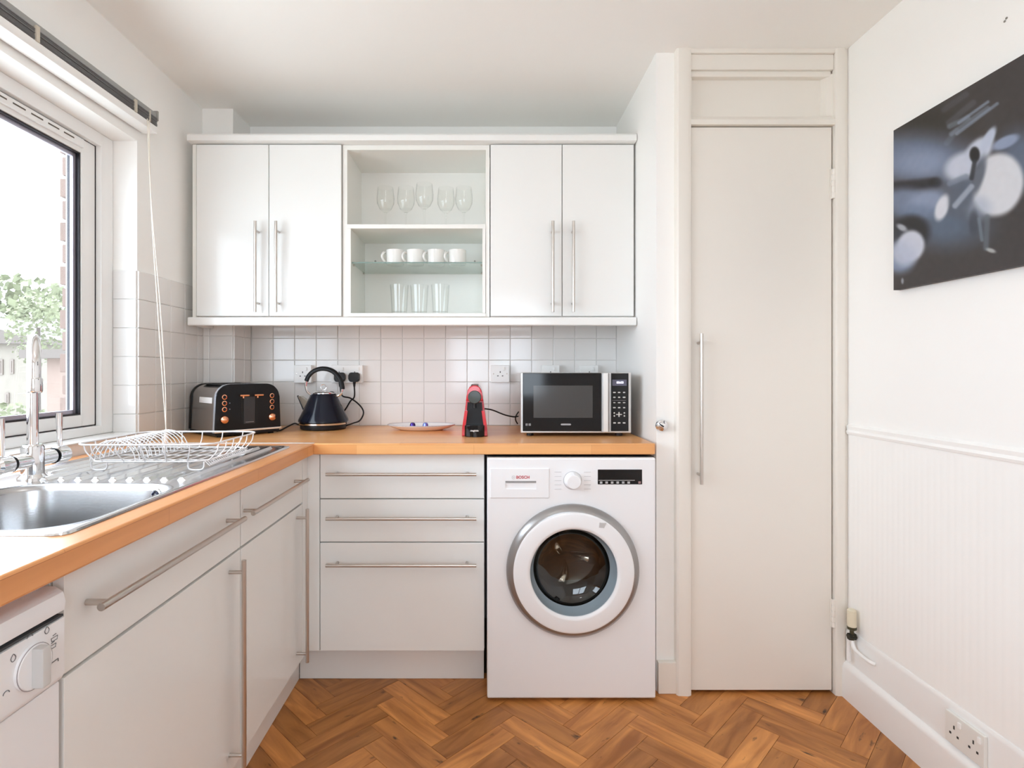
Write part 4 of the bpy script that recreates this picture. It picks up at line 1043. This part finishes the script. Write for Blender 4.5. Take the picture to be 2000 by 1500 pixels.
# ------------------------------------------------------------------ picture on the right wall
def smooth(a, q, x):
    t = min(1, max(0, (x-a)/(q-a))); return t*t*(3-2*t)
def blend(c0, c1, a): return tuple(c0[i]+(c1[i]-c0[i])*a for i in range(3))
def ell(zx, zy, cx_, cy_, rx, ry, soft, rot=0):
    dx, dy = zx-cx_, zy-cy_; cr, sr = math.cos(rot), math.sin(rot)
    d = math.hypot((dx*cr+dy*sr)/rx, (-dx*sr+dy*cr)/ry)
    return 1-smooth(1-soft, 1+soft, d)
def seg(zx, zy, x0, y0, x1, y1, wd_):
    dx, dy = x1-x0, y1-y0; t = max(0, min(1, ((zx-x0)*dx+(zy-y0)*dy)/(dx*dx+dy*dy)))
    d = math.hypot(zx-x0-t*dx, zy-y0-t*dy); return 1-smooth(wd_*.4, wd_*1.3, d)
def paint(zx, zy):
    c_ = (64, 59, 59)
    c_ = blend(c_, (48, 44, 40), ell(zx, zy, 250, 520, 260, 110, .6))
    c_ = blend(c_, (92, 106, 126), ell(zx, zy, 400, 1060, 210, 110, .75))
    c_ = blend(c_, (118, 132, 160), ell(zx, zy, 230, 690, 300, 125, .65)*.95)
    c_ = blend(c_, (150, 164, 192), ell(zx, zy, 280, 720, 160, 70, .7)*.8)
    c_ = blend(c_, (38, 38, 44), seg(zx, zy, 130, 850, 360, 825, 34)*.9)
    c_ = blend(c_, (30, 30, 34), ell(zx, zy, 352, 825, 36, 24, .4))
    c_ = blend(c_, (128, 142, 170), ell(zx, zy, 190, 920, 120, 65, .5)*.9)
    c_ = blend(c_, (148, 162, 190), ell(zx, zy, 310, 925, 110, 62, .5, -.3)*.95)
    c_ = blend(c_, (120, 136, 164), ell(zx, zy, 250, 985, 130, 40, .6)*.8)
    for x0, y0, x1, y1, wd_, a in ((400, 430, 520, 345, 18, .16), (425, 500, 560, 390, 18, .22), (440, 560, 640, 420, 15, .5), (470, 560, 690, 395, 10, .65), (430, 520, 530, 470, 16, .5), (480, 500, 640, 385, 9, .7), (415, 610, 470, 540, 18, .25)):
        c_ = blend(c_, (150, 164, 184), seg(zx, zy, x0, y0, x1, y1, wd_)*a)
    c_ = blend(c_, (104, 120, 146), ell(zx, zy, 820, 700, 120, 150, .6)*.8)
    c_ = blend(c_, (112, 124, 146), ell(zx, zy, 520, 800, 130, 130, .5)*.8)
    c_ = blend(c_, (208, 214, 230), ell(zx, zy, 500, 735, 100, 70, .35, -.5))
    c_ = blend(c_, (206, 213, 230), ell(zx, zy, 590, 650, 95, 55, .3, -.75))
    c_ = blend(c_, (198, 208, 228), ell(zx, zy, 640, 590, 26, 75, .3, .5))
    c_ = blend(c_, (150, 164, 192), ell(zx, zy, 735, 605, 78, 30, .3, -.45))
    c_ = blend(c_, (226, 228, 234), ell(zx, zy, 690, 835, 140, 172, .13, .25))
    c_ = blend(c_, (176, 188, 208), ell(zx, zy, 585, 960, 70, 60, .6)*.6)
    c_ = blend(c_, (228, 230, 238), ell(zx, zy, 390, 960, 34, 72, .3, .35))
    c_ = blend(c_, (92, 102, 118), ell(zx, zy, 490, 905, 58, 105, .4, .2)*.95)
    c_ = blend(c_, (80, 88, 102), ell(zx, zy, 585, 790, 32, 110, .4, .3)*.85)
    c_ = blend(c_, (176, 186, 202), seg(zx, zy, 460, 950, 550, 845, 17)*.8)
    c_ = blend(c_, (134, 146, 164), seg(zx, zy, 430, 830, 520, 790, 16)*.7)
    c_ = blend(c_, (28, 28, 30), ell(zx, zy, 567, 672, 28, 42, .25))
    c_ = blend(c_, (44, 48, 54), seg(zx, zy, 567, 710, 550, 800, 14)*.9)
    c_ = blend(c_, (70, 76, 88), ell(zx, zy, 562, 1045, 26, 70, .4)*.9)
    c_ = blend(c_, (120, 132, 144), seg(zx, zy, 590, 1020, 606, 1135, 11)*.8)
    c_ = blend(c_, (104, 114, 124), seg(zx, zy, 635, 1010, 628, 1180, 17)*.7)
    c_ = blend(c_, (196, 200, 200), ell(zx, zy, 655, 1192, 26, 11, .5, .3)*.9)
    c_ = blend(c_, (34, 33, 36), ell(zx, zy, 225, 1090, 96, 88, .3)*.95)
    c_ = blend(c_, (58, 62, 72), ell(zx, zy, 160, 1130, 40, 60, .5)*.8)
    c_ = blend(c_, (214, 218, 232), ell(zx, zy, 222, 1165, 72, 82, .2, .2))
    c_ = blend(c_, (150, 168, 200), ell(zx, zy, 160, 1235, 80, 78, .4)*.85)
    c_ = blend(c_, (206, 212, 230), ell(zx, zy, 190, 1200, 74, 74, .35)*.8)
    c_ = blend(c_, (210, 214, 224), ell(zx, zy, 172, 1068, 30, 16, .5, .5)*.8)
    c_ = blend(c_, (200, 206, 216), ell(zx, zy, 175, 1358, 7, 16, .5)*.7)
    return c_
PX, PY0, PY1, PZ0, PZ1 = XR-.022, 1.02, 1.741, 1.425, 1.929
pic = thing('wall_picture', 'dark frameless canvas print with blurred white figures on right wall', 'picture', (PX, 1.38, PZ0))
obj('canvas', B().box(PX, PY0, PZ0, XR-.001, PY1, PZ1, .002), M('canvas_edge', (.045, .042, .042), .6), pic)
NX, NY = 220, 170
vs, fs, cols = [], [], []
for j in range(NY+1):
    for i in range(NX+1):
        Y = PY1-(PY1-PY0)*i/NX; z = PZ1-(PZ1-PZ0)*j/NY
        vs.append((0, Y-1.38, z-PZ0))
        X_ = 945+(PX)*F/Y; Yp = 725-(z-CAMZ)*F/Y
        r_, g_, b_ = paint((X_-1700)/.36, (Yp-60)/.36)
        gr = noise.noise((Y*60, z*60, 0))*3
        cols.append(lin(max(0, .9*r_+gr), max(0, .9*g_+gr), max(0, .9*b_+gr)))
for j in range(NY):
    for i in range(NX):
        a = j*(NX+1)+i; fs.append((a, a+1, a+NX+2, a+NX+1))
me = bpy.data.meshes.new('printed_face'); me.from_pydata(vs, [], fs)
ca = me.color_attributes.new('print', 'FLOAT_COLOR', 'POINT')
ca.data.foreach_set('color', [x for c_ in cols for x in c_])
pm = bpy.data.materials.new('canvas_print'); pm.use_nodes = True
at = pm.node_tree.nodes.new('ShaderNodeVertexColor'); at.layer_name = 'print'
pb = pm.node_tree.nodes['Principled BSDF']; pm.node_tree.links.new(at.outputs[0], pb.inputs['Base Color']); pb.inputs['Roughness'].default_value = .45
me.materials.append(pm)
o = bpy.data.objects.new('printed_face', me); COL.objects.link(o); o.parent = pic; o.location = (-.0006, 0, 0)

# ------------------------------------------------------------------ outside
out_white = M('render_pale', (.172, .150, .125), .9, vary=.08)
out_brick = M('far_brick', (.178, .128, .106), .9, vary=.12, vscale=3)
g = struct('ground', B().box(-60, -30, -3.2, -1.7, 60, -3.0), M('ground_bounce', (.72, .72, .68), .9, vary=.3, vscale=.6))  # ground coloured extra pale, added bounce light for the ceiling
def house(label, x0, x1, Y0, Y1, zt, mat, wins, roof_h):
    t = thing('house', label, 'house', ((x0+x1)/2, (Y0+Y1)/2, -3.0))
    obj('wall', B().box(x0, Y0, -3.0, x1, Y1, zt), mat, t, smooth=False)
    e = .25
    obj('roof', B().prism([(x0-e, zt-.05), (x1+e, zt-.05), (x1+e, zt+.08), ((x0+x1)/2, zt+roof_h), (x0-e, zt+.08)], 'y', Y0-e, Y1+e), M('roof_tile', (.10, .083, .073), .9), t, smooth=False)
    for wx, wz, ww, wh in wins:
        f = obj('window', B().box(wx-ww/2, Y0-.03, wz-wh/2, wx+ww/2, Y0+.02, wz+wh/2), M('far_frame', (.135, .108, .09), .6), t)
        obj('pane', B().box(wx-ww/2+.04, Y0-.04, wz-wh/2+.04, wx+ww/2-.04, Y0-.03, wz+wh/2-.04), M('far_glass', (.11, .086, .07), .1), f)
def pw(p, y, Y): q = px(p, y, Y); return q[0], q[2]
H1 = 14.0
wn = []
for p0, y, hh in ((3, 717, 30), (24, 716, 28), (15, 778, 22)):
    a = pw(p0, y, H1); wn.append((a[0], a[1], .10, hh/F*H1))
house('pale rendered house with narrow windows outside, seen left of the tap', -16.5, pw(62, 0, H1)[0], H1, H1+4, pw(0, 668, H1)[1], out_white, wn, .8)
H2 = 9.0
house('pink brick house with flat eave outside, seen right of the tap', pw(92, 0, H2)[0], pw(92, 0, H2)[0]+3.2, H2, H2+3, pw(0, 694, H2)[1], out_brick, [], .12)
leaf = M('leaf_pale', (.14, .147, .088), .9, vary=.35, vscale=1.5)
def tree(name, label, cat, x, Y, z0_, zc, r, hgt, n):
    t = thing(name, label, cat, (x, Y, z0_))
    obj('trunk', B().cyl((x, Y, z0_), (x, Y, zc), .12*r, .06*r, seg=8), M('bark', (.08, .065, .055), .9), t)
    rnd = random.Random(int(abs(x)*100+Y))
    b = B()
    for _ in range(n):
        while True:
            d = Vector((rnd.uniform(-1, 1), rnd.uniform(-1, 1), rnd.uniform(-1, 1)))
            if d.length < 1: break
        p = Vector((x+d.x*r, Y+d.y*r, zc+d.z*hgt)); s_ = r*rnd.uniform(.05, .11)
        u = Vector((rnd.uniform(-1, 1), rnd.uniform(-1, 1), rnd.uniform(-1, 1))).normalized(); w_ = u.orthogonal().normalized()
        b.quad(p-u*s_, p+w_*s_*.6, p+u*s_, p-w_*s_*.6)
    obj('foliage', b, leaf, t, kind='stuff', smooth=False)
q = pw(45, 600, 18); tree('tree', 'pale leafy tree outside behind the houses', 'tree', q[0]*1.45, 26, -3.0, q[1]+.6, 2.6, 1.8, 900)
q = pw(75, 640, 11.5); tree('tree', 'small light green tree outside between the two houses', 'tree', q[0], 11.5, -3.0, q[1], .55, .8, 500)
q = pw(15, 812, 7.5); tree('shrub', 'green shrub outside at the bottom left of the window', 'shrub', q[0], 7.5, -3.0, q[1]-.25, .55, .45, 500)
